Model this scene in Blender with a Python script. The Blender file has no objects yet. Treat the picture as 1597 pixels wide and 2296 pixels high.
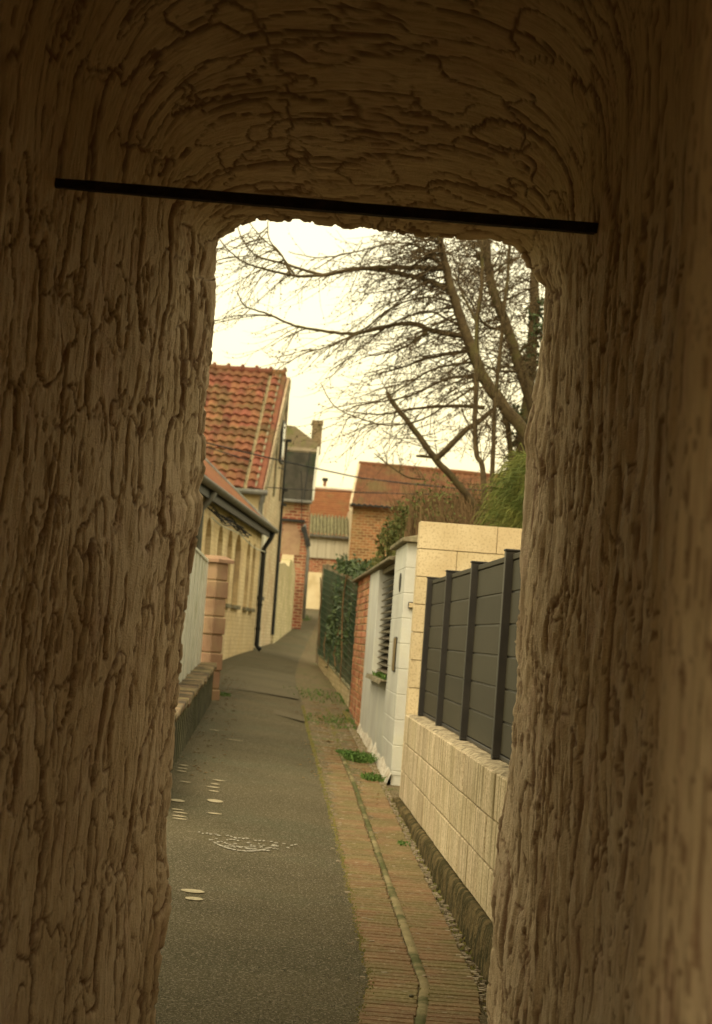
import bpy, bmesh, math, random
import numpy as np
from mathutils import Vector, Matrix
random.seed(7)
rng = np.random.default_rng(11)
S = bpy.context.scene
COL = S.collection
PI = math.pi

# ------------------------------------------------------------------ camera
# world: X right, Y along the alley, Z up; eye at height 0 of this frame, path about 1.45 m below it
FPX = 4400.0; W0, H0 = 1597.0, 2296.0
YAW, PITCH, ROLL = math.radians(2.08), math.radians(3.635), math.radians(4.2)
Rm = Matrix.Rotation(-YAW, 3, 'Z') @ Matrix.Rotation(PI/2 + PITCH, 3, 'X') @ Matrix.Rotation(ROLL, 3, 'Z')
cam_d = bpy.data.cameras.new('camera'); cam = bpy.data.objects.new('camera', cam_d); COL.objects.link(cam)
cam.matrix_world = Rm.to_4x4()
cam_d.sensor_fit = 'HORIZONTAL'; cam_d.sensor_width = 36; cam_d.lens = FPX/W0*36
cam_d.clip_start = 0.05; cam_d.clip_end = 2000
cam_d.dof.use_dof = True; cam_d.dof.focus_distance = 8.2; cam_d.dof.aperture_fstop = 9
S.camera = cam

def ray(x, y):
    return Rm @ Vector(((x - W0/2)/FPX, -(y - H0/2)/FPX, -1.0))
def at(x, y, Y=None, X=None, Z=None):
    r = ray(x, y)
    k = Y/r.y if Y is not None else (X/r.x if X is not None else Z/r.z)
    return r*k

# ------------------------------------------------------------------ world, sun, exposure
wd = bpy.data.worlds.new('World'); S.world = wd; wd.use_nodes = True
wn = wd.node_tree.nodes; wl = wd.node_tree.links; wn.clear()
wo = wn.new('ShaderNodeOutputWorld')
sky = wn.new('ShaderNodeTexSky'); sky.sky_type = 'NISHITA'; sky.sun_disc = False
SUN_EL, SUN_AZ = math.radians(50), math.radians(205)
sky.sun_elevation = SUN_EL; sky.sun_rotation = SUN_AZ; sky.dust_density = 6; sky.air_density = 2
b1 = wn.new('ShaderNodeBackground'); b1.inputs[1].default_value = 0.05
wl.new(sky.outputs[0], b1.inputs[0])
# high overcast: thin uneven cream cloud layer
b2 = wn.new('ShaderNodeBackground'); b2.inputs[1].default_value = 0.72
tc = wn.new('ShaderNodeTexCoord'); nz = wn.new('ShaderNodeTexNoise'); nz.inputs['Scale'].default_value = 2.2; nz.inputs['Detail'].default_value = 3
rp = wn.new('ShaderNodeValToRGB'); rp.color_ramp.elements[0].color = (0.97, 0.82, 0.44, 1); rp.color_ramp.elements[1].color = (1.02, 0.88, 0.52, 1)
rp.color_ramp.elements[0].position = .3; rp.color_ramp.elements[1].position = .7
wl.new(tc.outputs['Generated'], nz.inputs['Vector']); wl.new(nz.outputs['Fac'], rp.inputs[0]); wl.new(rp.outputs[0], b2.inputs[0])
ad = wn.new('ShaderNodeAddShader'); wl.new(b1.outputs[0], ad.inputs[0]); wl.new(b2.outputs[0], ad.inputs[1]); wl.new(ad.outputs[0], wo.inputs[0])

sl = bpy.data.lights.new('sun', 'SUN'); sl.energy = 0.7; sl.angle = math.radians(22); sl.color = (1, .88, .62)
so = bpy.data.objects.new('sun', sl); COL.objects.link(so)
# Nishita azimuth: rotation measured from +Y towards +X
sd = Vector((math.sin(SUN_AZ)*math.cos(SUN_EL), math.cos(SUN_AZ)*math.cos(SUN_EL), math.sin(SUN_EL)))
so.rotation_euler = sd.to_track_quat('Z', 'Y').to_euler()
S.view_settings.view_transform = 'Standard'; S.view_settings.look = 'None'
S.view_settings.exposure = 0.95; S.view_settings.gamma = 1.0; S.view_settings.use_curve_mapping = False
S.render.engine = 'CYCLES'
S.cycles.max_bounces = 8; S.cycles.diffuse_bounces = 5

# ------------------------------------------------------------------ materials
def nd(nt, t, **kw):
    n = nt.nodes.new(t)
    for k, v in kw.items():
        if k in n.inputs.keys(): n.inputs[k].default_value = v
        else: setattr(n, k, v)
    return n
def c4(c): return (c[0], c[1], c[2], 1)
def newmat(name):
    m = bpy.data.materials.new(name); m.use_nodes = True
    return m, m.node_tree, m.node_tree.nodes['Principled BSDF']
def mixc(nt, fac, a, b, mode='MIX'):
    n = nt.nodes.new('ShaderNodeMixRGB'); n.blend_type = mode
    for s, v in ((0, fac), (1, a), (2, b)):
        if isinstance(v, (int, float)): n.inputs[s].default_value = v
        elif isinstance(v, tuple): n.inputs[s].default_value = c4(v)
        else: nt.links.new(v, n.inputs[s])
    return n.outputs[0]
def ramp(nt, src, p0, p1, a=0.0, b=1.0):
    n = nt.nodes.new('ShaderNodeMapRange'); n.interpolation_type = 'SMOOTHSTEP'
    nt.links.new(src, n.inputs[0]); n.inputs[1].default_value = p0; n.inputs[2].default_value = p1
    n.inputs[3].default_value = a; n.inputs[4].default_value = b
    return n.outputs[0]
def noise(nt, vec, scale, detail=5, rough=.6, dist=0):
    n = nt.nodes.new('ShaderNodeTexNoise'); n.inputs['Scale'].default_value = scale; n.inputs['Detail'].default_value = detail
    n.inputs['Roughness'].default_value = rough; n.inputs['Distortion'].default_value = dist
    nt.links.new(vec, n.inputs['Vector']); return n.outputs['Fac']
def scaled(nt, vec, s):
    n = nt.nodes.new('ShaderNodeMapping'); n.inputs['Scale'].default_value = s; nt.links.new(vec, n.inputs[0]); return n.outputs[0]
def M(name, c1, c2, scale=4, rough=.88, bump=.3, bscale=60, stretch=(1, 1, 1), stain=None, sscale=1.5, sstretch=(1, 1, 1), samt=.7,
      rand=0.0, speck=None, spk=90, brick=None, spec=.12, metallic=0, bdist=.01, slo=.48, shi=.68):
    m, nt, p = newmat(name)
    pos = nt.nodes.new('ShaderNodeNewGeometry').outputs['Position']
    v = scaled(nt, pos, stretch)
    f = noise(nt, v, scale)
    col = mixc(nt, ramp(nt, f, .32, .68), c1, c2)
    hb = noise(nt, v, bscale, 4)
    if brick:
        axis, bw, bh, mort, mc, vary = brick
        sx = nt.nodes.new('ShaderNodeSeparateXYZ'); nt.links.new(pos, sx.inputs[0])
        cb = nt.nodes.new('ShaderNodeCombineXYZ')
        wob = noise(nt, pos, 1.3, 2)
        nt.links.new(sx.outputs['X' if axis == 'x' else 'Y'], cb.inputs[0])
        ma = nt.nodes.new('ShaderNodeMath'); ma.operation = 'MULTIPLY_ADD'; nt.links.new(wob, ma.inputs[0]); ma.inputs[1].default_value = bh*.5
        nt.links.new(sx.outputs['Z'], ma.inputs[2]); nt.links.new(ma.outputs[0], cb.inputs[1])
        bt = nt.nodes.new('ShaderNodeTexBrick'); nt.links.new(cb.outputs[0], bt.inputs['Vector'])
        bt.inputs['Scale'].default_value = 1; bt.inputs['Brick Width'].default_value = bw; bt.inputs['Row Height'].default_value = bh
        bt.inputs['Mortar Size'].default_value = mort; bt.inputs['Mortar Smooth'].default_value = .3
        bt.inputs['Color1'].default_value = (.55, .55, .55, 1); bt.inputs['Color2'].default_value = (1.35, 1.35, 1.35, 1)
        bt.inputs['Mortar'].default_value = (1, 1, 1, 1); bt.inputs['Bias'].default_value = 0
        bc = mixc(nt, vary, col, bt.outputs['Color'], 'MULTIPLY')
        col = mixc(nt, bt.outputs['Fac'], bc, mc)
        sub = nt.nodes.new('ShaderNodeMath'); sub.operation = 'MULTIPLY_ADD'; nt.links.new(bt.outputs['Fac'], sub.inputs[0])
        sub.inputs[1].default_value = -1.0; nt.links.new(hb, sub.inputs[2]); hb = sub.outputs[0]
    if stain:
        sv = scaled(nt, pos, sstretch)
        sf = noise(nt, sv, sscale, 6, .65, .4)
        col = mixc(nt, ramp(nt, sf, slo, shi, 0, samt), col, stain)
    if speck:
        sf = noise(nt, pos, spk, 2)
        col = mixc(nt, ramp(nt, sf, .52, .64, 0, .8), col, speck)
    if rand:
        oi = nt.nodes.new('ShaderNodeObjectInfo')
        r1 = nt.nodes.new('ShaderNodeMapRange'); nt.links.new(oi.outputs['Random'], r1.inputs[0]); r1.inputs[3].default_value = 1-rand; r1.inputs[4].default_value = 1+rand
        hs = nt.nodes.new('ShaderNodeHueSaturation'); nt.links.new(col, hs.inputs['Color']); nt.links.new(r1.outputs[0], hs.inputs['Value'])
        w = nt.nodes.new('ShaderNodeMath'); w.operation = 'MULTIPLY'; nt.links.new(oi.outputs['Random'], w.inputs[0]); w.inputs[1].default_value = 7.31
        w2 = nt.nodes.new('ShaderNodeMath'); w2.operation = 'FRACT'; nt.links.new(w.outputs[0], w2.inputs[0])
        r2 = nt.nodes.new('ShaderNodeMapRange'); nt.links.new(w2.outputs[0], r2.inputs[0]); r2.inputs[3].default_value = .5-rand*.05; r2.inputs[4].default_value = .5+rand*.05
        nt.links.new(r2.outputs[0], hs.inputs['Hue']); col = hs.outputs[0]
    nt.links.new(col, p.inputs['Base Color'])
    p.inputs['Roughness'].default_value = rough; p.inputs['Metallic'].default_value = metallic
    p.inputs['Specular IOR Level'].default_value = spec
    if bump:
        b = nt.nodes.new('ShaderNodeBump'); b.inputs['Strength'].default_value = bump; b.inputs['Distance'].default_value = bdist
        nt.links.new(hb, b.inputs['Height']); nt.links.new(b.outputs[0], p.inputs['Normal'])
    return m

MT = {}
MT['asphalt'] = M('asphalt', (.076, .066, .032), (.108, .090, .046), .9, .92, 1, 75, speck=(.26, .21, .15), spk=85, stain=(.085, .085, .045), sscale=.8, samt=.7, bdist=.02)
MT['patch'] = M('asphalt_patch', (.084, .072, .038), (.112, .093, .052), .9, .9, .8, 90, speck=(.2, .17, .12), spk=100, bdist=.01)
MT['soil'] = M('mossy_soil', (.09, .068, .034), (.15, .11, .058), 9, .95, .9, 45, stain=(.075, .10, .02), sscale=3, samt=.8, speck=(.3, .25, .16), spk=60, bdist=.02)
MT['ground'] = M('garden_earth', (.09, .08, .04), (.13, .12, .05), 2, .95, .6, 20, stain=(.06, .09, .02), sscale=.5, bdist=.03)
MT['paver'] = M('paving_brick', (.165, .097, .048), (.215, .13, .065), 7, .85, .6, 70, stain=(.15, .12, .05), sscale=2.4, samt=.95, rand=.10, speck=(.26, .20, .11), spk=60, slo=.40, shi=.6)
MT['channel'] = M('channel_concrete', (.20, .16, .08), (.28, .23, .12), 5, .9, .6, 60, stain=(.07, .075, .025), sscale=2.2, samt=.95, slo=.4, shi=.58)
MT['paint'] = M('chalk_paint', (.36, .30, .18), (.48, .42, .28), 30, .9, .5, 90, stain=(.14, .115, .075), sscale=30, samt=.8)
MT['paintw'] = M('white_paint', (.34, .31, .24), (.46, .43, .34), 30, .9, .5, 90, stain=(.14, .115, .08), sscale=40, samt=.85)
MT['block'] = M('concrete_block', (.52, .42, .265), (.66, .545, .37), 3, .92, .8, 70, stain=(.20, .165, .08), sscale=4.0, sstretch=(1, 4.5, .22), samt=.75, rand=.07, speck=(.26, .2, .11), spk=70, slo=.46, shi=.62)
MT['block2'] = M('pale_block', (.56, .44, .25), (.70, .58, .36), 2, .9, .5, 150, stain=(.5, .38, .22), sscale=2.5, samt=.5, rand=.05, speck=(.45, .34, .2), spk=60)
MT['mortar'] = M('mortar', (.24, .19, .10), (.34, .27, .15), 8, .95, .6, 80)
MT['chipped'] = M('weathered_top', (.30, .24, .15), (.55, .46, .30), 14, .95, 1, 50, stain=(.12, .10, .06), sscale=9, samt=.9, bdist=.02)
MT['plinth'] = M('mossy_plinth', (.10, .072, .030), (.17, .125, .055), 9, .95, 1, 40, stain=(.045, .038, .012), sscale=9, sstretch=(1, 1.3, 1), samt=.95, bdist=.03, slo=.42, shi=.58)
MT['white'] = M('white_masonry_paint', (.52, .51, .44), (.60, .60, .53), 2, .85, .35, 60, stain=(.62, .60, .44), sscale=2, samt=.5)
MT['dirtywhite'] = M('flaking_white', (.55, .48, .36), (.78, .74, .62), 7, .9, .8, 30, stain=(.3, .24, .14), sscale=8, samt=.7, bdist=.02)
MT['post'] = M('anthracite_post', (.022, .020, .017), (.035, .031, .025), 5, .45, .05, 60, spec=.4)
MT['board'] = M('grey_composite_board', (.036, .031, .015), (.048, .041, .021), 3, .68, .25, 220, stretch=(1, .12, 1), rand=.09, stain=(.06, .052, .034), sscale=6, sstretch=(1, 3, .5), samt=.35, spec=.3, bdist=.003)
MT['slat'] = M('weathered_louvre_slat', (.085, .07, .045), (.17, .14, .09), 9, .7, .4, 60, rand=.2, stain=(.16, .15, .08), sscale=4)
MT['coping'] = M('mossy_coping', (.17, .14, .09), (.28, .24, .15), 8, .95, .8, 50, stain=(.09, .10, .04), sscale=5, samt=.8, bdist=.015)
MT['brickr'] = M('red_brick', (.34, .13, .065), (.46, .24, .12), 6, .9, .6, 60, stain=(.48, .36, .20), sscale=3, samt=.5, rand=.28)
MT['brickfar'] = M('orange_brick_far', (.26, .13, .055), (.23, .09, .04), 1.2, .9, .5, 60, brick=('x', .24, .10, .014, (.36, .26, .13), .9), stain=(.26, .21, .09), sscale=.6, samt=.45)
MT['brickred'] = M('old_red_brick', (.22, .06, .035), (.28, .11, .06), 1.5, .9, .5, 60, brick=('x', .24, .09, .012, (.42, .31, .18), .9), stain=(.42, .31, .17), sscale=1.3, samt=.7, slo=.52, shi=.6)
MT['bricky'] = M('painted_brick_yellow', (.68, .51, .27), (.76, .61, .36), 1.0, .9, .5, 60, brick=('y', .22, .075, .005, (.58, .44, .25), .12), stain=(.44, .30, .18), sscale=1.6, samt=.6)
MT['gable'] = M('cream_worn_masonry', (.50, .40, .26), (.60, .50, .33), 1.0, .92, .6, 50, brick=('y', .22, .075, .006, (.40, .30, .17), .3), stain=(.40, .24, .14), sscale=1.4, samt=.6)
MT['gardenwall'] = M('old_limewashed_brick', (.50, .42, .25), (.62, .52, .32), 1.0, .92, .6, 50, brick=('y', .22, .075, .007, (.40, .33, .18), .35), stain=(.33, .30, .13), sscale=1.1, samt=.7)
MT['cream'] = M('cream_render', (.62, .50, .29), (.70, .60, .38), 1.5, .9, .3, 50, stain=(.45, .35, .18), sscale=2, samt=.5)
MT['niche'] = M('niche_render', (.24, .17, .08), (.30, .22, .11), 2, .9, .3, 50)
MT['pinkstone'] = M('pink_stone', (.28, .17, .105), (.37, .24, .15), 3, .9, .5, 60, rand=.08, stain=(.34, .24, .13), sscale=3, samt=.6)
MT['tile'] = M('clay_pantile', (.15, .055, .032), (.21, .085, .044), 4, .8, .5, 50, stain=(.115, .080, .032), sscale=.9, samt=.8, rand=.25, slo=.45, shi=.62)
MT['tile2'] = M('orange_tile', (.18, .065, .028), (.24, .10, .042), 5, .8, .4, 50, stain=(.17, .11, .045), sscale=2, samt=.6, rand=.1)
MT['tilebrown'] = M('brown_old_tile', (.13, .058, .030), (.19, .085, .040), 3, .85, .5, 40, stain=(.13, .105, .042), sscale=1.2, samt=.7)
MT['slate'] = M('dark_slate', (.032, .030, .022), (.055, .048, .036), 3, .95, .4, 30, stain=(.022, .036, .016), sscale=1, samt=.7)
MT['chim'] = M('sooty_brick', (.13, .09, .045), (.19, .13, .07), 3, .9, .5, 60, brick=('x', .12, .075, .012, (.25, .2, .12), .8), stain=(.09, .085, .035), sscale=4, samt=.7)
MT['mossroof'] = M('mossy_roof', (.16, .13, .08), (.22, .17, .11), 5, .95, .6, 30, stain=(.14, .15, .05), sscale=1.5, samt=.9)
MT['corrug'] = M('lichen_corrugated', (.15, .135, .075), (.28, .26, .14), 6, .95, .6, 30, stain=(.09, .08, .05), sscale=7, samt=.8)
MT['zinc'] = M('weathered_zinc', (.13, .125, .11), (.19, .18, .15), 5, .55, .2, 60, stain=(.10, .11, .07), sscale=4)
MT['black'] = M('black_pipe', (.025, .025, .022), (.04, .04, .035), 5, .5, .1, 60)
MT['cable'] = M('cable', (.02, .02, .018), (.03, .03, .03), 5, .7, 0)
MT['pvc'] = M('white_pvc', (.55, .54, .44), (.64, .62, .50), 3, .6, .1, 60, stain=(.40, .40, .27), sscale=1.5)
MT['pvc2'] = M('grey_green_groove', (.17, .17, .115), (.23, .22, .15), 3, .6, .1, 60)
MT['darkwall'] = M('dark_ribbed_wall', (.10, .095, .065), (.15, .14, .09), 5, .9, .5, 50, stain=(.07, .075, .03), sscale=3, sstretch=(1, 3, .5))
MT['slatecope'] = M('slate_coping', (.07, .06, .04), (.24, .17, .09), 4, .85, .5, 60, rand=.35)
MT['timberpost'] = M('old_concrete_post', (.15, .12, .07), (.23, .18, .11), 5, .9, .6, 40, stain=(.05, .045, .03), sscale=4, samt=.9)
MT['wire'] = M('green_wire', (.035, .06, .035), (.05, .08, .045), 5, .5, 0)
MT['ivy'] = M('ivy_leaf', (.035, .06, .018), (.085, .12, .04), 12, .55, 0, spec=.4)
MT['shrub'] = M('olive_shrub_leaf', (.07, .085, .025), (.16, .15, .05), 5, .7, 0)
MT['weed'] = M('weed_leaf', (.06, .12, .025), (.11, .18, .04), 8, .7, 0)
MT['bright'] = M('yellow_green_blade', (.05, .07, .014), (.17, .17, .04), 5, .6, 0)
MT['bark'] = M('bark', (.065, .046, .024), (.11, .08, .04), 12, .95, .7, 50, stain=(.10, .10, .03), sscale=3, samt=.5, bdist=.02)
MT['barkd'] = M('dark_twig', (.055, .038, .02), (.10, .07, .035), 9, .95, 0)
MT['barkp'] = M('pale_bark', (.17, .13, .075), (.23, .18, .10), 9, .95, .5, 50)
MT['twig'] = M('brown_twig', (.10, .062, .03), (.18, .115, .055), 6, .95, 0)
MT['ironbar'] = M('rusted_iron', (.018, .012, .008), (.035, .022, .014), 20, .8, .5, 90)
MT['iron'] = M('black_iron', (.02, .018, .014), (.03, .025, .02), 20, .6, 0)
MT['glass'] = M('dark_glass', (.03, .03, .03), (.05, .05, .045), 3, .15, 0, spec=.6)
MT['shutter'] = M('grey_shutter', (.38, .34, .25), (.46, .42, .31), 2, .8, .2, 50, stretch=(6, 1, .2))
MT['brass'] = M('worn_metal_plate', (.20, .15, .07), (.32, .24, .12), 12, .5, .1, 50, metallic=.5)
MT['stone'] = M('pebble', (.28, .23, .15), (.45, .38, .26), 12, .9, .5, 60, rand=.25)
MT['litter'] = M('dry_leaf', (.30, .17, .06), (.42, .27, .11), 12, .9, 0)

# ------------------------------------------------------------------ mesh helpers
class MB:
    def __init__(s): s.v = []; s.f = []
    def add(s, vs, fs):
        o = len(s.v); s.v += [tuple(v) for v in vs]; s.f += [tuple(i+o for i in f) for f in fs]; return s
    def box(s, x0, x1, y0, y1, z0, z1):
        return s.add([(x0, y0, z0), (x1, y0, z0), (x1, y1, z0), (x0, y1, z0), (x0, y0, z1), (x1, y0, z1), (x1, y1, z1), (x0, y1, z1)],
                     [(0, 3, 2, 1), (4, 5, 6, 7), (0, 1, 5, 4), (1, 2, 6, 5), (2, 3, 7, 6), (3, 0, 4, 7)])
    def hexa(s, b, t):   # bottom 4, top 4 (ccw)
        return s.add(list(b)+list(t), [(0, 3, 2, 1), (4, 5, 6, 7), (0, 1, 5, 4), (1, 2, 6, 5), (2, 3, 7, 6), (3, 0, 4, 7)])
    def obox(s, c, a, b, d):  # centre and three half vectors
        c, a, b, d = map(Vector, (c, a, b, d))
        return s.hexa([c-a-b-d, c+a-b-d, c+a+b-d, c-a+b-d], [c-a-b+d, c+a-b+d, c+a+b+d, c-a+b+d])
    def prism(s, poly, ext):
        n = len(poly); e = Vector(ext); p = [Vector(q) for q in poly]
        return s.add(p+[q+e for q in p], [tuple(range(n))[::-1], tuple(range(n, 2*n))]+[(i, (i+1) % n, n+(i+1) % n, n+i) for i in range(n)])
    def tube(s, pts, r, k=6, cap=True):
        pts = [Vector(p) for p in pts]; n = len(pts)
        rr = r if isinstance(r, (list, tuple)) else [r]*n
        vs = []; fs = []; ref = None
        for i, p in enumerate(pts):
            d = (pts[min(i+1, n-1)]-pts[max(i-1, 0)]);
            if d.length < 1e-9: d = Vector((0, 0, 1))
            d.normalize()
            if ref is None: ref = Vector((0, 0, 1)) if abs(d.z) < .9 else Vector((1, 0, 0))
            a = (ref - d*ref.dot(d));
            if a.length < 1e-4: a = d.orthogonal()
            a.normalize(); b = d.cross(a); ref = a
            for j in range(k):
                t = 2*PI*j/k; vs.append(p+(a*math.cos(t)+b*math.sin(t))*rr[i])
        for i in range(n-1):
            for j in range(k):
                fs.append((i*k+j, i*k+(j+1) % k, (i+1)*k+(j+1) % k, (i+1)*k+j))
        if cap: fs += [tuple(range(k))[::-1], tuple(range((n-1)*k, n*k))]
        return s.add(vs, fs)
    def grid(s, P):   # P[i][j] points
        n = len(P); m = len(P[0])
        return s.add([p for r in P for p in r], [(i*m+j, i*m+j+1, (i+1)*m+j+1, (i+1)*m+j) for i in range(n-1) for j in range(m-1)])
    def mesh(s, name, mat=None, bevel=0, smooth=False, fixn=True):
        me = bpy.data.meshes.new(name); me.from_pydata([tuple(v) for v in s.v], [], s.f)
        if bevel or fixn:
            bm = bmesh.new(); bm.from_mesh(me)
            if fixn: bmesh.ops.recalc_face_normals(bm, faces=bm.faces)
            if bevel: bmesh.ops.bevel(bm, geom=list(bm.edges), offset=bevel, segments=1, affect='EDGES')
            bm.to_mesh(me); bm.free()
        if smooth: me.polygons.foreach_set('use_smooth', [True]*len(me.polygons))
        if mat: me.materials.append(MT[mat] if isinstance(mat, str) else mat)
        return me
def tag(o, label=None, cat=None, group=None, kind=None):
    if label: o['label'] = label
    if cat: o['category'] = cat
    if group: o['group'] = group
    if kind: o['kind'] = kind
    return o
def thing(name, loc, label, cat, group=None):
    o = bpy.data.objects.new(name, None); COL.objects.link(o); o.location = loc; o.empty_display_size = .1
    return tag(o, label, cat, group)
def wloc(o):
    v = Vector((0, 0, 0))
    while o: v += o.location; o = o.parent
    return v
def put(name, mb, mat, parent=None, bevel=0, smooth=False, kind=None, label=None, fixn=True):
    """mesh given in world coordinates; its origin is moved to its base centre"""
    A = np.array(mb.v, dtype=float); c = Vector(((A[:, 0].min()+A[:, 0].max())/2, (A[:, 1].min()+A[:, 1].max())/2, A[:, 2].min()))
    mb.v = [tuple(r) for r in (A-np.array(c))]
    o = bpy.data.objects.new(name, mb.mesh(name, mat, bevel, smooth, fixn)); COL.objects.link(o)
    o.location = c - (wloc(parent) if parent else Vector((0, 0, 0)))
    if parent: o.parent = parent
    return tag(o, label=label, kind=kind)
def inst(name, me, loc, parent=None, rot=(0, 0, 0), scale=(1, 1, 1)):
    o = bpy.data.objects.new(name, me); COL.objects.link(o)
    o.location = Vector(loc) - (wloc(parent) if parent else Vector((0, 0, 0)))
    o.rotation_euler = rot; o.scale = scale
    if parent: o.parent = parent
    return o
def unit_box(name, a, b, c, mat, bevel=0, base=False):
    return MB().box(-a/2, a/2, -b/2, b/2, 0 if base else -c/2, c if base else c/2).mesh(name, mat, bevel)

# ------------------------------------------------------------------ numpy noise
def _h(ix, iy, k):
    n = (ix.astype(np.int64)*374761393 + iy.astype(np.int64)*668265263 + k*982451653) & 0x7fffffff
    n = (n ^ (n >> 13))*1274126177 & 0x7fffffff
    return ((n ^ (n >> 16)) & 0xffff)/65535.0
def vnoise(x, y, k=0):
    ix = np.floor(x); iy = np.floor(y); fx = x-ix; fy = y-iy
    fx = fx*fx*(3-2*fx); fy = fy*fy*(3-2*fy)
    a = _h(ix, iy, k); b = _h(ix+1, iy, k); c = _h(ix, iy+1, k); d = _h(ix+1, iy+1, k)
    return (a*(1-fx)+b*fx)*(1-fy)+(c*(1-fx)+d*fx)*fy
def fbm(x, y, o=4, k=0):
    r = 0; a = .5
    for i in range(o): r = r+a*vnoise(x*2**i, y*2**i, k+i*17); a *= .5
    return r
def voro(x, y, k=0):
    ix = np.floor(x); iy = np.floor(y); f1 = np.full(x.shape, 9.); f2 = np.full(x.shape, 9.); idv = np.zeros(x.shape)
    for dx in (-1, 0, 1):
        for dy in (-1, 0, 1):
            jx = ix+dx; jy = iy+dy
            px = jx+.1+.8*_h(jx, jy, k); py = jy+.1+.8*_h(jx, jy, k+5)
            d = np.hypot(px-x, py-y); hid = _h(jx, jy, k+9)
            closer = d < f1
            f2 = np.where(closer, f1, np.minimum(f2, d)); idv = np.where(closer, hid, idv); f1 = np.where(closer, d, f1)
    return f1, f2, idv
def sstep(a, b, x):
    t = np.clip((x-a)/(b-a), 0, 1); return t*t*(3-2*t)

# ------------------------------------------------------------------ terrain
GY = [-40, 0, 8.8, 15.4, 16.9, 23.4, 27, 35, 42, 48, 52, 57, 60, 66, 72, 90, 500]
GL = [-1.9, -1.62, -1.42, -1.15, -1.11, -.96, -.85, -.6, -.376, -.2, 0., .27, .42, .68, .95, 1.5, 3]
GR = [-1.9, -1.65, -1.445, -1.27, -1.22, -1.09, -.95, -.76, -.64, -.45, -.2, .1, .27, .6, .9, 1.5, 3]
def g(X, Y):
    l = np.interp(Y, GY, GL); r = np.interp(Y, GY, GR)
    t = min(max((X+.7)/1.75, 0), 1)
    return float(l*(1-t)+r*t)
# ground sheet to the horizon
ys = list(np.arange(-40, 0, 8))+list(np.arange(0, 92, 1.5))+[110, 150, 250, 400, 800]
xs = [-600, -200, -60, -20, -8, -4, -2, -1.2, -.7, -.2, .3, .8, 1.05, 1.5, 3, 6, 12, 30, 80, 250, 600]
mb = MB().grid([[(x, y, g(x, y)-.03) for x in xs] for y in ys])
tag(put('ground', mb, 'ground', fixn=False), kind='structure')
def xr_asph(Y):
    return np.interp(Y, [-3, 7.2, 8.4, 12, 18, 22, 27, 32, 42, 50, 60, 74], [-.2, .40, .515, .505, .465, .44, .43, .36, .55, .80, 1.2, 1.7])
def xl_asph(Y):
    return np.interp(Y, [-3, 14, 24, 25, 30, 36, 41, 47.5, 56, 64, 74], [-1.5, -.9, -.85, -1.6, -1.4, -.95, -.57, -.05, .48, .80, .7])
P = []
for y in list(np.arange(-3, 7, .5))+list(np.arange(7, 16, .06))+list(np.arange(16, 30, .2))+list(np.arange(30, 74.1, .8)):
    a, b = xl_asph(y), xr_asph(y)+(fbm(np.array([y*4.]), np.array([3.]), 4)[0]-.5)*.05
    P.append([(a+(b-a)*t, y, g(a+(b-a)*t, y)+.012*(1-abs(2*t-1)**4)) for t in np.linspace(0, 1, 13)])
tag(put('asphalt_path', MB().grid(P), 'asphalt', fixn=False), kind='structure')
# resurfaced patches across the path
for (y0, y1, x0, x1, nm) in ((27.2, 33.6, -1.2, .38, 'asphalt_patch'), (23.5, 24.3, -.1, .42, 'asphalt_patch')):
    P = [[(x0+(x1-x0)*t+.1*(y-y0)*0, y+(t-.5)*-.9, g(x0+(x1-x0)*t, y)+.012*(1-abs(2*(x0+(x1-x0)*t-xl_asph(y))/(xr_asph(y)-xl_asph(y))-1)**4)+.006) for t in np.linspace(0, 1, 8)] for y in np.linspace(y0, y1, 14)]
    tag(put(nm, MB().grid(P), 'patch', fixn=False), kind='structure')
# mossy soil verge along the right walls
P = []
for y in list(np.arange(-3, 7, .5))+list(np.arange(7, 30, .08))+list(np.arange(30, 74, .6)):
    a = xr_asph(y)-.03; b = 1.25 if y < 40 else np.interp(y, [40, 48, 60, 74], [1.25, 1.4, 2.3, 3.0])
    row = []
    for t in np.linspace(0, 1, 16):
        x = a+(b-a)*t
        z = g(x, y)-(.018 if x > .965 else .001)+(fbm(np.array([x*9.]), np.array([y*5.]), 3, 3)[0]-.45)*(.05 if x > .965 else .010)
        row.append((x, y, z))
    P.append(row)
tag(put('mossy_verge', MB().grid(P), 'soil', fixn=False, smooth=True), kind='structure')

# ------------------------------------------------------------------ brick paving strips with a channel between
def shift(Y): return min(0, (Y-8.4))*.098
pav = tag(bpy.data.objects.new('brick_paving', None), kind='structure'); COL.objects.link(pav); pav.location = (.7, 7.0, g(.7, 7))
pv = [unit_box('brick', w, .0715, .05, 'paver', .004) for w in (.214, .208, .217)]
cnt = 0; rest = MB()
y = 6.3
while y < 27:
    for x0, w in ((.612, .214), (.868, .20)):
        if y > 19.5 and random.random() < .35: continue
        sh = shift(y)+(0 if y < 16 else (y-16)*-.0055)
        x = x0+sh+random.uniform(-.004, .004)
        z = g(x, y)-.019+random.uniform(-.0015, .0012)+.004*(fbm(np.array([y*2.]), np.array([x*3.]), 2)[0]-.5)
        if y > 16: z -= random.uniform(0, .012)*(y-16)/3
        rz = random.uniform(-.025, .025) + (-.10 if x0 < .7 else -.03)
        if y > 7.0 and cnt < 298:
            inst('brick', random.choice(pv), (x, y, z), pav, (random.uniform(-.008, .008), random.uniform(-.006, .006), rz)); cnt += 1
        else:
            a = Vector((math.cos(rz), math.sin(rz), 0)); b = Vector((-a.y, a.x, 0))
            rest.obox((x, y, z), a*w/2, b*.032, (0, 0, .025))
    y += .0755
o = put('far_brick', rest, 'paver', pav, kind='stuff')
ch = MB(); P = []
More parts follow.
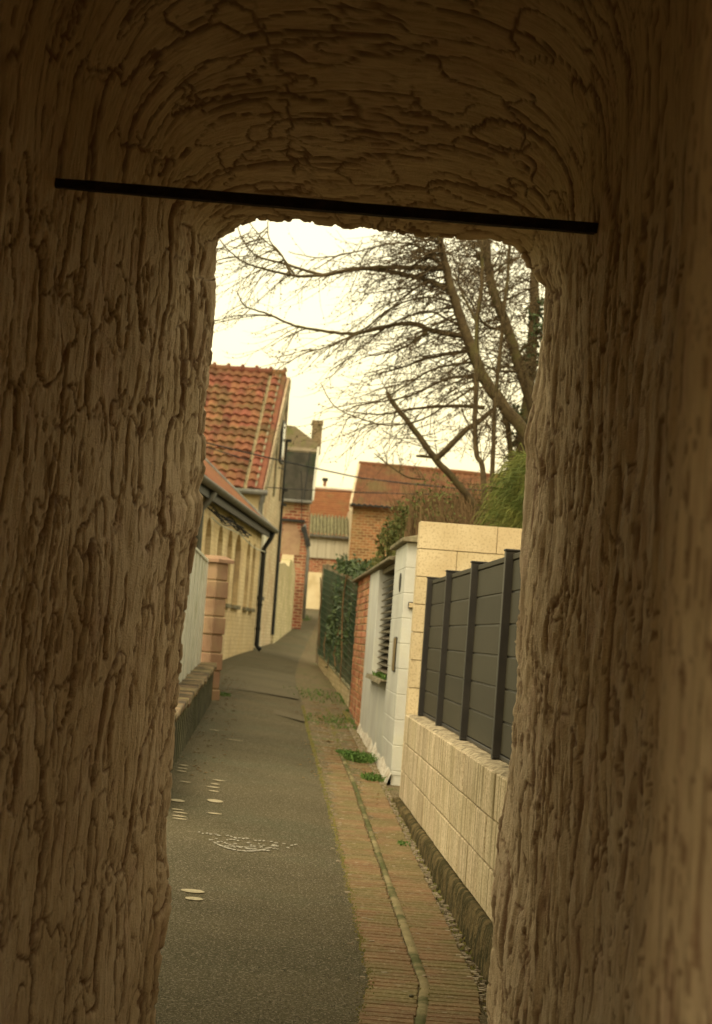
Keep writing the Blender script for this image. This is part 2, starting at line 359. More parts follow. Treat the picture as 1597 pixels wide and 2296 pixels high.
for y in np.arange(6.3, 19, .12):
    x = .745+shift(y)+(0 if y < 16 else (y-16)*-.0055); w = .022 if y < 11 else .017
    P.append([(x-w, y, g(x, y)+.003), (x-w*.5, y, g(x, y)+.010), (x+w*.5, y, g(x, y)+.009), (x+w, y, g(x, y)+.002)])
put('channel_strip', MB().grid(P), 'channel', pav, smooth=True, fixn=False)

# ------------------------------------------------------------------ painted marks on the asphalt
def gpt(x, y, dz=0.017):
    r = ray(x, y); lo, hi = 5., 70.
    for _ in range(50):
        m_ = (lo+hi)/2; p = r*(m_/r.y)
        if p.z > g(p.x, p.y)+dz: lo = m_
        else: hi = m_
    p = r*(lo/r.y); p.z = g(p.x, p.y)+dz; return p
def flatmark(mb, c, rx, ry, rot=0, n=14, jag=.12):
    pts = []
    for i in range(n):
        a = 2*PI*i/n; r_ = 1+random.uniform(-jag, jag)
        dx, dy = rx*r_*math.cos(a), ry*r_*math.sin(a)
        X = c.x+dx*math.cos(rot)-dy*math.sin(rot); Y = c.y+dx*math.sin(rot)+dy*math.cos(rot)
        pts.append(Vector((X, Y, g(X, Y)+.0165)))
    mb.prism(pts, (0, 0, .0015))
ov = [((433, 1998), 'large yellow oval paint mark on the near left asphalt'), ((435, 2015), 'yellow oval paint mark just in front of the largest one'),
      ((483, 1796), 'fat yellow oval paint mark midway along the asphalt'), ((482, 1824), 'thin yellow stroke just below the fat oval paint mark'),
      ((491, 1750), 'topmost thin stroke of the middle cluster of paint marks'), ((483, 1758), 'second thin stroke from the top in the middle paint cluster'),
      ((478, 1765), 'third stroke of the middle cluster, just above the lowest'), ((480, 1774), 'lowest stroke of the middle cluster of thin paint marks'),
      ((412, 1716), 'uppermost of the pale strokes beside the tunnel wall edge'), ((410, 1723), 'second pale stroke down beside the tunnel wall edge'),
      ((408, 1729), 'lowest stroke of the upper group beside the tunnel wall edge'), ((415, 1753), 'lone pale stroke between two groups at the left asphalt edge'),
      ((398, 1795), 'blurred oval stroke half hidden by the tunnel wall'), ((398, 1815), 'thin stroke below the half hidden oval at the tunnel wall'),
      ((404, 1822), 'upper stroke of the lowest trio beside the tunnel wall'), ((402, 1830), 'middle stroke of the lowest trio beside the tunnel wall'),
      ((403, 1836), 'bottom stroke of the lowest trio beside the tunnel wall'), ((525, 1659), 'long thin pale line farthest up the asphalt'),
      ((480, 1637), 'short pale dash up the path left of the long thin line')]
szs = [(.062, .05), (.045, .045), (.058, .075), (.048, .028), (.048, .028), (.035, .028), (.05, .03), (.038, .03)] + [(.04, .026)]*3 + [(.045, .02)] + [(.05, .06), (.04, .02)] + [(.045, .02)]*3 + [(.09, .02), (.05, .03)]
for i, ((px, py), lb) in enumerate(ov):
    m1 = MB(); c = gpt(px, py); flatmark(m1, c, szs[i][0], szs[i][1]*1.0, random.uniform(-.1, .05), jag=.07)
    tag(put('paint_mark', m1, 'paint'), lb, 'paint mark', 'pale paint strokes on the asphalt')
# dotted half circle figure
mk = thing('chalk_figure', gpt(550, 1890), 'white dotted half circle figure marked across the asphalt', 'ground marking')
dots = MB(); arc = MB()
for row, (dy, n, xa, xb) in enumerate(((0, 26, 437, 664), (7, 22, 478, 645), (14, 20, 490, 630), (21, 15, 505, 600))):
    for i in range(n):
        t = i/(n-1)
        if random.random() < .3: continue
        px = xa+(xb-xa)*t; py = 1866+dy+(px-437)*.128+random.uniform(-1.5, 1.5)
        flatmark(dots, gpt(px, py), random.uniform(.006, .012), random.uniform(.012, .024), random.uniform(-.5, .5), 6, .3)
for k in range(44):
    t = k/43; px = 470+150*t; py = 1878+12*t+24*math.sin(PI*t)**.6
    if random.random() < .3: continue
    flatmark(arc, gpt(px, py), .012, random.uniform(.008, .016), 0, 6, .3)
    if k % 2 and 8 < k < 36: flatmark(arc, gpt(px, py-9), .010, .010, 0, 6, .3)
put('dot', dots, 'paintw', mk, kind='stuff'); put('arc_line', arc, 'paintw', mk, kind='stuff')

# ------------------------------------------------------------------ the tunnel
MOUTH_L = [(340, 2330), (344, 2275), (355, 2200), (366, 2121), (383, 2032), (383, 1970), (375, 1909), (375, 1856), (382, 1803), (386, 1740), (391, 1679), (400, 1565), (406, 1494), (414, 1410),
           (426, 1326), (433, 1251), (443, 1202), (453, 1154), (456, 1115), (448, 1099), (456, 1073), (461, 1057), (463, 986), (459, 970), (466, 895), (470, 831), (480, 740), (484, 680), (483, 628), (478, 625), (486, 590), (490, 555)]
MOUTH_T = [(490, 555), (489, 541), (500, 529), (540, 504), (560, 495), (580, 488), (640, 492), (700, 500), (745, 507), (752, 502), (770, 512), (800, 513), (850, 513), (900, 520), (950, 530), (990, 535), (1050, 538), (1101, 537), (1154, 553), (1182, 582), (1192, 613)]
MOUTH_R = [(1192, 613), (1215, 638), (1221, 645), (1215, 719), (1213, 772), (1211, 842), (1203, 895), (1189, 948), (1183, 983), (1189, 1022), (1185, 1036), (1183, 1107), (1178, 1177), (1169, 1248), (1167, 1282), (1163, 1370), (1159, 1476),
           (1167, 1485), (1159, 1503), (1152, 1626), (1146, 1657), (1139, 1723), (1132, 1777), (1121, 1834), (1110, 1931), (1100, 1988), (1101, 2041), (1108, 2099), (1104, 2143), (1097, 2293), (1096, 2330)]
YM = 7.0
def resamp(px, n):
    q = np.array([[at(x, y, Y=YM).x, at(x, y, Y=YM).z] for x, y in px])
    d = np.r_[0, np.cumsum(np.hypot(*np.diff(q, axis=0).T))]; t = np.linspace(0, d[-1], n)
    return np.stack([np.interp(t, d, q[:, 0]), np.interp(t, d, q[:, 1])], 1)
NL, NT, NR = 330, 250, 330
ml, mt_, mr = resamp(MOUTH_L, NL), resamp(MOUTH_T, NT), resamp(MOUTH_R, NR)
bl = np.array([[ml[0, 0]-.02, -1.9]]); br = np.array([[mr[-1, 0], -1.9]])
mouth = np.concatenate([bl, ml[:-1], mt_[:-1], mr, br]); NP = len(mouth)
yd = list(np.arange(7.0, 5.2, -.0095))+list(np.arange(5.2, 1.8, -.022))+list(np.arange(1.8, 1.15, -.06))
yd = np.array(yd); ND = len(yd)
def XLf(y): return np.interp(y, [1.2, 2.9, 3.5, 4.6, 5.3, 5.8, 6.2, 6.6, 6.85, 7.0], [-2.3, -1.6, -1.08, -.93, -.79, -.655, -.54, -.435, -.38, -.335])  # unseen rear end widened to the left, shaped to light the tunnel walls
def XRf(y): return np.interp(y, [-4, 0, 1.2, 2, 3, 3.6, 4.2, 4.8, 5.5, 6.3, 7.0], [1.2, 1.0, .62, .475, .60, .72, .83, .89, .90, .87, .835])
def HTf(y): return np.interp(y, [1.2, 2, 3, 3.8, 4.5, 5, 5.5, 6, 6.5, 7.0], [.62, 1.05, 1.5, 1.95, 2.35, 2.45, 2.25, 1.94, 1.66, 1.455])  # rear end kept low to hold back sky light, vault raised to darken
def HSf(y): return np.interp(y, [1.2, 3.0, 5, 6, 6.5, 7.0], [.3, 1.15, 1.3, 1.22, 1.26, 1.32])
def smooth_ring(y):
    xl, xr, ht, hs = XLf(y), XRf(y), HTf(y), HSf(y)
    zb = -1.9
    L = np.stack([np.full(NL, xl), np.linspace(zb, hs, NL)], 1)
    a = np.linspace(PI, 0, NT); e = .62
    cx, rx = (xl+xr)/2, (xr-xl)/2
    T = np.stack([cx+rx*np.sign(np.cos(a))*np.abs(np.cos(a))**e, hs+(ht-hs)*np.abs(np.sin(a))**e], 1)
    R = np.stack([np.full(NR, xr), np.linspace(hs, zb, NR)], 1)
    return np.concatenate([L, T[1:-1], R])
sm7 = smooth_ring(7.0)
if len(sm7) != NP:
    idx = np.linspace(0, len(sm7)-1, NP)
def fit(a):
    if len(a) == NP: return a
    t = np.linspace(0, len(a)-1, NP); b = np.arange(len(a))
    return np.stack([np.interp(t, b, a[:, 0]), np.interp(t, b, a[:, 1])], 1)
sm7 = fit(sm7)
def mouth_w(y): return math.exp(-(max(0, 7-y)/.42)**1.3)
B = np.zeros((ND, NP, 3))
for i, y in enumerate(yd):
    r_ = fit(smooth_ring(y)); r_ = r_+(mouth-sm7)*mouth_w(y)
    B[i, :, 0] = r_[:, 0]; B[i, :, 2] = r_[:, 1]; B[i, :, 1] = y
# surface coordinates
ref_i = int(np.argmin(np.abs(yd-6.0)))
pl = np.r_[0, np.cumsum(np.linalg.norm(np.diff(B[ref_i], axis=0), axis=1))]
Pp = np.repeat(pl[None, :], ND, 0)
ql = np.zeros((ND, NP)); 
Bs = B.copy()
for i, y in enumerate(yd):
    r_ = fit(smooth_ring(y)); Bs[i, :, 0] = r_[:, 0]; Bs[i, :, 2] = r_[:, 1]
ql[1:] = np.cumsum(np.linalg.norm(np.diff(Bs, axis=0), axis=2), axis=0)
tu = np.gradient(B, axis=0); tv = np.gradient(B, axis=1)
Nn = np.cross(tv, tu); Nn /= np.linalg.norm(Nn, axis=2, keepdims=True)+1e-9
# make normals point inwards (towards the axis)
cen = np.array([.2, 0, 0]); dirc = cen-B; dirc[:, :, 1] = 0
flip = np.sign((Nn*dirc).sum(2)); Nn *= np.where(flip == 0, 1, flip)[:, :, None]
# bark-like plaster: plates stretched along the profile
wx = ql+.035*(fbm(Pp*3, ql*6, 3, 40)-.5)+.03*(fbm(Pp*9, ql*9, 3, 41)-.5)
wy = Pp+.16*(fbm(Pp*2, ql*5, 3, 42)-.5)
def crack(k, sq, sp, w, thr=0.):
    """winding groove lines: zero crossings of stretched noise, normalised by its slope"""
    a_ = Pp/sp; b_ = ql/sq
    f = vnoise(b_+k*3.1, a_+k*1.7, k)*.7+vnoise(b_*2.1+k, a_*1.9, k+3)*.3
    e_ = .02
    fb_ = vnoise(b_+e_+k*3.1, a_+k*1.7, k)*.7+vnoise((b_+e_)*2.1+k, a_*1.9, k+3)*.3
    fa_ = vnoise(b_+k*3.1, a_+e_+k*1.7, k)*.7+vnoise(b_*2.1+k, (a_+e_)*1.9, k+3)*.3
    gr = np.hypot((fb_-f)/e_/sq, (fa_-f)/e_/sp)
    dist = np.abs(f-.5)/np.maximum(gr, .9)
    wv = w*(.45+1.3*fbm(Pp*3+k, ql*8, 2, k+31))
    c_ = 1-sstep(wv*.55, wv, dist)
    return c_, f
Ppw = Pp
c1, fA = crack(3, .090, .30, .0062); c2, fB = crack(11, .080, .25, .0055); c3, fC = crack(23, .055, .26, .004); c4_, fD = crack(37, .035, .18, .0025)
c5, fE = crack(51, .11, .24, .0065)
pr = lambda k: sstep(.27, .42, fbm(Pp*3.1+k, ql*7+k*2, 2, k))
c6, fF = crack(77, .13, .38, .0075); c7, fG = crack(83, .12, .30, .0065)
c1 = c1*pr(101); c2 = c2*pr(111); c5 = c5*pr(121)
on3 = sstep(.42, .52, fbm(Pp*2+4, ql*5, 2, 62)); on4 = sstep(.47, .56, fbm(Pp*3, ql*7, 2, 66))
groove_ = np.maximum.reduce([c1, c2, c5*.9, c6, c7*pr(131), c3*on3*.6, c4_*on4*.45])
# overlapping scale edges running along the profile, strongest on the vault and lower left
vary = fbm(Pp*1.3, ql*2.2, 3, 60)
fib = fbm(Pp*9, ql*85, 4, 70)
fine = fbm(Pp*55, ql*120, 3, 71)
pits = sstep(.60, .70, fbm(Pp*14, ql*70, 3, 72))*sstep(.4, .6, fbm(Pp*3, ql*4, 2, 73))
lvl = .004*np.sign(fF-.5)*sstep(0, .03, np.abs(fF-.5))+.006*np.sign(fA-.5)*sstep(0, .03, np.abs(fA-.5))*(vary-.2)+.005*sstep(-.02, .02, fB-.5)*(vary-.1)+.003*sstep(-.02, .02, fE-.5)
ribs = (np.abs(fbm(Pp*1.6, ql*17, 3, 90)-.5)*2)
# right wall is more finely ribbed
tt = np.linspace(0, 1, NP)[None, :]
rightw = sstep(.60, .68, tt)
D = (-.0095*groove_*(1-.35*rightw) + lvl + .009*(fib-.5)+.006*(fine-.5) - .006*pits + (.003+.026*rightw)*(ribs-.3)
     + .05*(fbm(Pp*1.1, ql*1.5, 3, 80)-.5)+.03*(fbm(Pp*3, ql*4, 3, 81)-.5))
groove_c = np.clip(groove_+pits*.4, 0, 1)
wfade = 1-.0*np.exp(-(7-yd)/.05)
D = D*(.4+.6*sstep(2.8, 4.2, yd))[:, None]
edge = sstep(0, .12, 7-yd)[:, None]           # keep the mouth outline where the photograph has it
low = .05*(fbm(Pp*1.1, ql*1.5, 3, 80)-.5)+.03*(fbm(Pp*3, ql*4, 3, 81)-.5)
D = D-low*(1-edge)
V = B+Nn*D[:, :, None]
groove = groove_c
# jamb rounding and street-side face
extra = []
ctr = np.array([.25, 0, 0])
out = mouth-np.array([.25, -.2]); out /= np.linalg.norm(out, axis=1)[:, None]
e0 = V[0].copy()
for (dy, ex) in ((.03, .004), (.07, .02), (.10, .06), (.11, .25)):
    r_ = e0.copy(); r_[:, 1] += dy; r_[:, 0] += out[:, 0]*ex; r_[:, 2] += out[:, 1]*ex; extra.append(r_)
last = e0.copy(); last[:, 1] += .11
rx_, rz_ = 4.2, 3.4
k_ = np.minimum(rx_/np.maximum(np.abs(out[:, 0]), 1e-3), rz_/np.maximum(np.abs(out[:, 1]), 1e-3))
last[:, 0] = .25+out[:, 0]*k_; last[:, 2] = -.2+out[:, 1]*k_
last[:, 2] = np.maximum(last[:, 2], -1.9)
back = last.copy(); back[:, 1] = 1.1
backin = V[-1].copy(); backin[:, 1] = 1.1
rings = [backin]+[V[i] for i in range(ND-1, -1, -1)]+extra+[last, back]
allv = np.concatenate(rings); nR = len(rings)
gv = np.concatenate([groove[-1]]+[groove[i] for i in range(ND-1, -1, -1)]+[np.zeros(NP)]*(nR-ND-1))
ii, jj = np.meshgrid(np.arange(nR-1), np.arange(NP-1), indexing='ij'); a = (ii*NP+jj).ravel()
Fq = np.stack([a, a+1, a+NP+1, a+NP], 1)
# close the back face
ii = (nR-1)*NP; jj = np.arange(NP-1)
Fb = np.stack([ii+jj, ii+jj+1, jj+1, jj], 1)
Fq = np.concatenate([Fq, Fb])
me = bpy.data.meshes.new('tunnel_wall')
me.vertices.add(len(allv)); me.vertices.foreach_set('co', allv.astype(np.float32).ravel())
me.loops.add(Fq.size); me.loops.foreach_set('vertex_index', Fq.astype(np.int32).ravel())
me.polygons.add(len(Fq)); me.polygons.foreach_set('loop_start', np.arange(0, Fq.size, 4, dtype=np.int32)); me.polygons.foreach_set('loop_total', np.full(len(Fq), 4, dtype=np.int32))
me.update(calc_edges=True); me.validate()
me.polygons.foreach_set('use_smooth', [True]*len(me.polygons))
at_ = me.attributes.new('groove', 'FLOAT', 'POINT'); at_.data.foreach_set('value', gv.astype(np.float32))
uvq = np.zeros((len(allv), 3), np.float32)
n0 = NP; uvq[n0:n0+ND*NP, 0] = Pp[::-1].reshape(-1); uvq[n0:n0+ND*NP, 1] = ql[::-1].reshape(-1)
at2 = me.attributes.new('surf', 'FLOAT_VECTOR', 'POINT'); at2.data.foreach_set('vector', uvq.ravel())
m, nt, p = newmat('sculpted_plaster')
ga = nt.nodes.new('ShaderNodeAttribute'); ga.attribute_name = 'groove'
sa = nt.nodes.new('ShaderNodeAttribute'); sa.attribute_name = 'surf'
pos = nt.nodes.new('ShaderNodeNewGeometry').outputs['Position']
sv = scaled(nt, sa.outputs['Vector'], (6, 60, 1))
fb = noise(nt, sv, 1.2, 6, .7, .3)
big = noise(nt, pos, 1.6, 4)
col = mixc(nt, ramp(nt, big, .35, .65), (.70, .545, .35), (.77, .615, .42))
col = mixc(nt, ramp(nt, fb, .40, .68, 0, .55), col, (.46, .31, .18))
col = mixc(nt, ramp(nt, noise(nt, pos, 4, 5, .7), .5, .72, 0, .5), col, (.64, .43, .31))
mg = nt.nodes.new('ShaderNodeMath'); mg.operation = 'MULTIPLY'; nt.links.new(ga.outputs['Fac'], mg.inputs[0]); mg.inputs[1].default_value = .8
col = mixc(nt, mg.outputs[0], col, (.20, .10, .05))
nt.links.new(col, p.inputs['Base Color']); p.inputs['Roughness'].default_value = .93; p.inputs['Specular IOR Level'].default_value = .15
bn = nt.nodes.new('ShaderNodeBump'); bn.inputs['Strength'].default_value = .8; bn.inputs['Distance'].default_value = .008
hh = nt.nodes.new('ShaderNodeMath'); hh.operation = 'ADD'; nt.links.new(fb, hh.inputs[0]); nt.links.new(noise(nt, pos, 130, 4, .7), hh.inputs[1])
nt.links.new(hh.outputs[0], bn.inputs['Height']); nt.links.new(bn.outputs[0], p.inputs['Normal'])
me.materials.append(m)
tun = bpy.data.objects.new('tunnel_wall', me); COL.objects.link(tun); tag(tun, kind='structure')

# iron bar across the tunnel
pL, pR = at(95, 408, Y=5.55), at(1372, 516, Y=5.85)
bar = MB(); d = (pR-pL).normalized(); up = Vector((0, 0, 1)); up = (up-d*up.dot(d)).normalized(); sdv = d.cross(up)
NSEG = 30; hw = []
for i in range(NSEG):
    t0, t1 = i/NSEG, (i+1)/NSEG
    h0 = .0125+.003*min(1, t0*3)+random.uniform(-.0006, .0006) if i == 0 else h1
    h1 = .0125+.003*min(1, t1*3)+random.uniform(-.0006, .0006)
    p0 = pL+(pR-pL)*t0; p1 = pL+(pR-pL)*t1
    hw.append((p0, h0)); 
hw.append((pR, h1))
P = [[p_-up*h-sdv*h, p_+up*h-sdv*h, p_+up*h+sdv*h, p_-up*h+sdv*h, p_-up*h-sdv*h] for p_, h in hw]
bar.grid(P)
tag(put('iron_bar', bar, 'ironbar'), 'dark square iron tie bar spanning the tunnel below its vault', 'iron bar')

# ------------------------------------------------------------------ RIGHT: low block wall with plinth
XW = 1.067
wall = thing('block_wall', (XW+.1, 11.4, g(1.05, 11.4)), 'low streaked concrete block wall carrying the dark panel fence', 'wall')
put('mortar_core', MB().box(XW+.012, XW+.19, 7.14, 15.46, -1.5, -.592), 'mortar', wall)
BW, BH = .50, .2187
bl_meshes = {}
for r_ in range(3):
    z1 = -.583-r_*BH; z0 = z1-BH+.009
    y = 7.13-(.25 if r_ % 2 else 0); 
    while y < 15.46:
        y0, y1 = max(y, 7.13), min(y+BW-.009, 15.47)
        if y1-y0 > .05:
            off = random.uniform(-.003, .003)
            mbx = MB().box(XW+off, XW+.2, y0, y1, z0, z1)
            put('concrete_block', mbx, 'block', wall, bevel=.004)
        y += BW
# chipped mortar top
P = []
for y in np.arange(7.13, 15.5, .025):
    P.append([(XW+.004+.2*t+(.012*(fbm(np.array([y*14]), np.array([5.]), 3)[0]-.3) if t == 0 else 0), y, -.581+.022*fbm(np.array([y*12]), np.array([t*5.]), 3, 3)[0]-(.02 if t in (0, 1) else 0)) for t in np.linspace(0, 1, 7)])
put('weathered_top', MB().grid(P), 'chipped', wall, smooth=True, fixn=False)
P = []
for y in np.arange(7.13, 15.7, .06):
    n_ = fbm(np.array([y*13]), np.array([1.]), 3)[0]*.016
    zt = -1.238+(fbm(np.array([y*7]), np.array([8.]), 3)[0]-.5)*.025
    P.append([(1.032-n_*.9, y, g(1, y)-.08), (1.038-n_*1.2, y, (g(1, y)*.6+zt*.4)), (1.042-n_*.9, y, (g(1, y)*.25+zt*.75)), (1.046-n_*.4, y, zt-.012), (1.056, y, zt), (XW+.02, y, zt+.002)])
put('plinth', MB().grid(P), 'plinth', wall, smooth=True, fixn=False)

# ------------------------------------------------------------------ dark panel fence
fence = thing('panel_fence', (1.22, 11.5, -.58), 'dark grey panel fence with black capped posts on the block wall', 'fence')
post_y = [15.32, 13.62, 11.85, 10.10, 8.38, 7.35]
FX = 1.205
for i, py in enumerate(post_y):
    pm = MB().box(FX-.052, FX+.040, py-.034, py+.034, -.578, .498)
    for dz in (0,):
        pm.box(FX-.057, FX+.046, py-.039, py+.039, .498, .510)
    po = put('post', pm, 'post', fence, bevel=.003)
    put('foot_plate', MB().box(FX-.05, FX+.05, py-.05, py+.05, -.566, -.558), 'post', po)
for i in range(len(post_y)-1):
    y1, y0 = post_y[i]-.034, post_y[i+1]+.034
    zt = .455; zb = -.545; bh = (zt-zb)/6
    for k in range(6):
        z0 = zb+k*bh
        put('board', MB().box(FX-.011, FX+.011, y0, y1, z0+.0045, z0+bh-.0045), 'board', fence, bevel=.003)
    put('backing_panel', MB().box(FX-.004, FX+.006, y0, y1, zb+.01, zt-.01), 'post', fence)
    put('top_rail', MB().box(FX-.016, FX+.016, y0, y1, zt, zt+.03), 'board', fence, bevel=.003)
    put('bottom_rail', MB().box(FX-.016, FX+.016, y0, y1, zb-.022, zb-.001), 'post', fence, bevel=.002)

# ------------------------------------------------------------------ tall pale block wall facing the tunnel
hw_ = thing('pale_block_wall', (2.2, 15.6, g(1, 15.6)), 'tall pale smooth block wall behind the end of the panel fence', 'wall')
put('mortar_core', MB().box(1.092, 4.39, 15.512, 15.69, -1.35, .940), 'mortar', hw_)
RH = .2205
for r_ in range(10):
    z1 = .952-r_*RH; z0 = z1-RH+(.006)
    x = 1.08-(.31 if r_ % 2 else 0)
    while x < 4.4:
        x0, x1 = max(x, 1.08), min(x+.62-.005, 4.4)
        put('smooth_block', MB().box(x0, x1, 15.5+random.uniform(-.0015, .0015), 15.7, z0, z1), 'block2', hw_, bevel=.002)
        x += .62

# ------------------------------------------------------------------ white wall with louvred opening
XP = 1.076
ww = thing('white_wall', (1.2, 19.8, g(1, 20)), 'white painted garden wall with louvred opening beside the pale block wall', 'wall')
# pillar as courses of painted block
for r_ in range(10):
    z1 = .845-r_*.2187; z0 = z1-.2187+.004
    if z1 < -1.15: break
    z0 = max(z0, -1.16)
    put('painted_block', MB().box(XP+random.uniform(-.0015, .0015), XP+.30, 16.9, 18.5, z0, z1), 'white', ww, bevel=.004)
put('mortar_core', MB().box(XP+.004, XP+.29, 16.905, 18.49, -1.3, .84), 'white', ww)
# wall below the opening and far pier
put('apron', MB().box(XP+.002, XP+.28, 18.503, 21.4, -1.25, -.40), 'white', ww, bevel=.004)
put('far_pier', MB().box(XP+.001, XP+.28, 21.4, 23.38, -1.25, .755), 'white', ww, bevel=.006)
put('lintel', MB().box(XP+.04, XP+.26, 18.51, 21.39, .70, .752), 'coping', ww)
# ragged white plaster foot
P = []
for y in np.arange(16.86, 23.4, .05):
    n_ = fbm(np.array([y*3.3]), np.array([2.]), 4)[0]
    w_ = .01+.05*n_*n_*4*.5*np.interp(y, [16.8, 17.5, 19, 23.4], [1.4, 1, .5, .3])
    h_ = .05+.28*n_*np.interp(y, [16.8, 18, 23.4], [.7, .8, .4])
    b_ = g(1.05, y)-.04
    P.append([(XP-w_-.015, y, b_), (XP-w_, y, b_+h_*.35), (XP-w_*.4, y, b_+h_*.75), (XP+.004, y, b_+h_)])
put('plaster_foot', MB().grid(P), 'dirtywhite', ww, smooth=True, fixn=False)
# copings
cp = MB().prism([(XP-.05, 16.83, .848), (XP+.33, 16.83, .848), (XP+.33, 16.83, .885), (XP+.14, 16.83, .925), (XP-.05, 16.83, .882)], (0, 1.85, 0))
put('pillar_cap', cp, 'coping', ww, bevel=.006)
y = 18.75
while y < 23.3:
    cp = MB().prism([(XP-.055, y, .757), (XP+.33, y, .757), (XP+.33, y, .79), (XP+.14, y, .825), (XP-.055, y, .79)], (0, .74, 0))
    put('coping_stone', cp, 'coping', ww, bevel=.008); y += .75
# louvre
lou = thing('louvre_screen', (XP+.12, 19.95, -.35), 'dark weathered louvre slats filling the opening of the white wall', 'louvre')
put('dark_backing', MB().box(XP+.19, XP+.215, 18.52, 21.38, -.36, .69), 'black', lou)  # solid black backing sheet, makes the gaps between the slats dark
NS = 15
for k in range(NS):
    z = -.33+k*(1.02/NS)+.02
    c = Vector((XP+.105, 19.95, z)); a = Vector((.052, 0, .030)).normalized()*.066; n_ = Vector((-a.z, 0, a.x)).normalized()*.006
    put('slat', MB().obox(c, a, (0, 1.41, 0), n_), 'slat', lou, bevel=.001)
for yy in (18.54, 19.7, 21.36):
    put('upright', MB().box(XP+.17, XP+.185, yy-.012, yy+.012, -.37, .69), 'slat', lou)
put('sill', MB().prism([(XP-.055, 18.53, -.40), (XP+.2, 18.53, -.40), (XP+.2, 18.53, -.375), (XP-.055, 18.53, -.39), (XP-.07, 18.53, -.43)], (0, 2.84, 0)), 'coping', ww, bevel=.004)
# fittings on the pillar
c = at(898, 1306, X=XP); hd = MB(); poly = [(XP-.006, c.y+.12*math.cos(t), c.z+.085*math.sin(t)) for t in np.linspace(0, 2*PI, 18)[:-1]]
hd.prism(poly, (.012, 0, 0)); tag(put('oval_plaque', hd, 'black', bevel=.002), 'small dark oval plaque high on the white pillar', 'plaque')
c = at(886.5, 1467, X=XP)
lb = thing('letter_plate', (XP-.01, c.y, c.z-.15), 'tall narrow metal plate with dark rim on the white pillar', 'letter plate')
put('rim', MB().box(XP-.008, XP+.004, c.y-.17, c.y+.17, c.z-.155, c.z+.155), 'black', lb, bevel=.002)
put('plate', MB().box(XP-.016, XP-.007, c.y-.14, c.y+.14, c.z-.145, c.z+.145), 'brass', lb, bevel=.003)
c = at(924, 1357, Y=16.85)
ib = thing('wall_box', (c.x+.02, 16.85, c.z-.025), 'small pale box with dark outline on the camera side of the white pillar', 'box')
put('rim', MB().box(c.x-.03, c.x+.06, 16.872, 16.899, c.z-.027, c.z+.027), 'black', ib, bevel=.003)
put('cover', MB().box(c.x-.024, c.x+.054, 16.862, 16.873, c.z-.021, c.z+.019), 'block2', ib, bevel=.003)

# ------------------------------------------------------------------ red brick wall
rb = thing('red_brick_wall', (1.2, 25.1, g(1, 25)), 'red brick garden wall section between white wall and wire fence', 'wall')
put('mortar_core', MB().box(XP+.012, XP+.24, 23.39, 26.88, -1.2, .75), 'gardenwall', rb)
bmesh_ = [unit_box('brick', .11, w, .072, 'brickr', .005) for w in (.245, .235)]
z = -1.08; r_ = 0
while z < .75:
    y = 23.4+(.13 if r_ % 2 else .0)
    while y < 26.8:
        inst('brick', random.choice(bmesh_), (XP+.057+random.uniform(-.005, .005), y+.125, z), rb, (0, random.uniform(-.02, .02), random.uniform(-.01, .01))); y += .262
    z += .086; r_ += 1
y = 23.5
while y < 27:
    cp = MB().prism([(XP-.06, y, .757), (XP+.33, y, .757), (XP+.33, y, .79), (XP+.14, y, .83), (XP-.06, y, .79)], (0, .68, 0))
    put('coping_stone', cp, 'coping', rb, bevel=.008); y += .69

# ------------------------------------------------------------------ leaves / foliage helpers
def leafmesh(n, cen, rad, size, rs, droop=.3, shape='diamond', power=.6):
    """n small folded leaves spread unevenly through an ellipsoid shell volume"""
    mb = MB(); cen = Vector(cen); k = 0
    clumps = [Vector([rs.gauss(0, 1) for _ in range(3)]).normalized()*(rs.random()**power) for _ in range(max(6, n//40))]
    while k < n:
        cl = rs.choice(clumps); q = cl+Vector([rs.gauss(0, .13) for _ in range(3)])
        if q.length > 1.12: continue
        p = cen+Vector((q.x*rad[0], q.y*rad[1], q.z*rad[2])); s = size*rs.uniform(.6, 1.3)
        d = Vector([rs.gauss(0, 1), rs.gauss(0, 1), rs.gauss(0, 1)-droop]).normalized(); w = d.orthogonal().normalized()
        w = Matrix.Rotation(rs.uniform(0, 2*PI), 3, d) @ w; up = d.cross(w)*.25*s
        mb.add([p, p+d*s*.5+w*s*.35+up, p+d*s, p+d*s*.5-w*s*.35+up], [(0, 1, 2), (0, 2, 3)]); k += 1
    return mb
rs = random.Random(5)
def join(a, b): a.add(b.v, b.f); return a

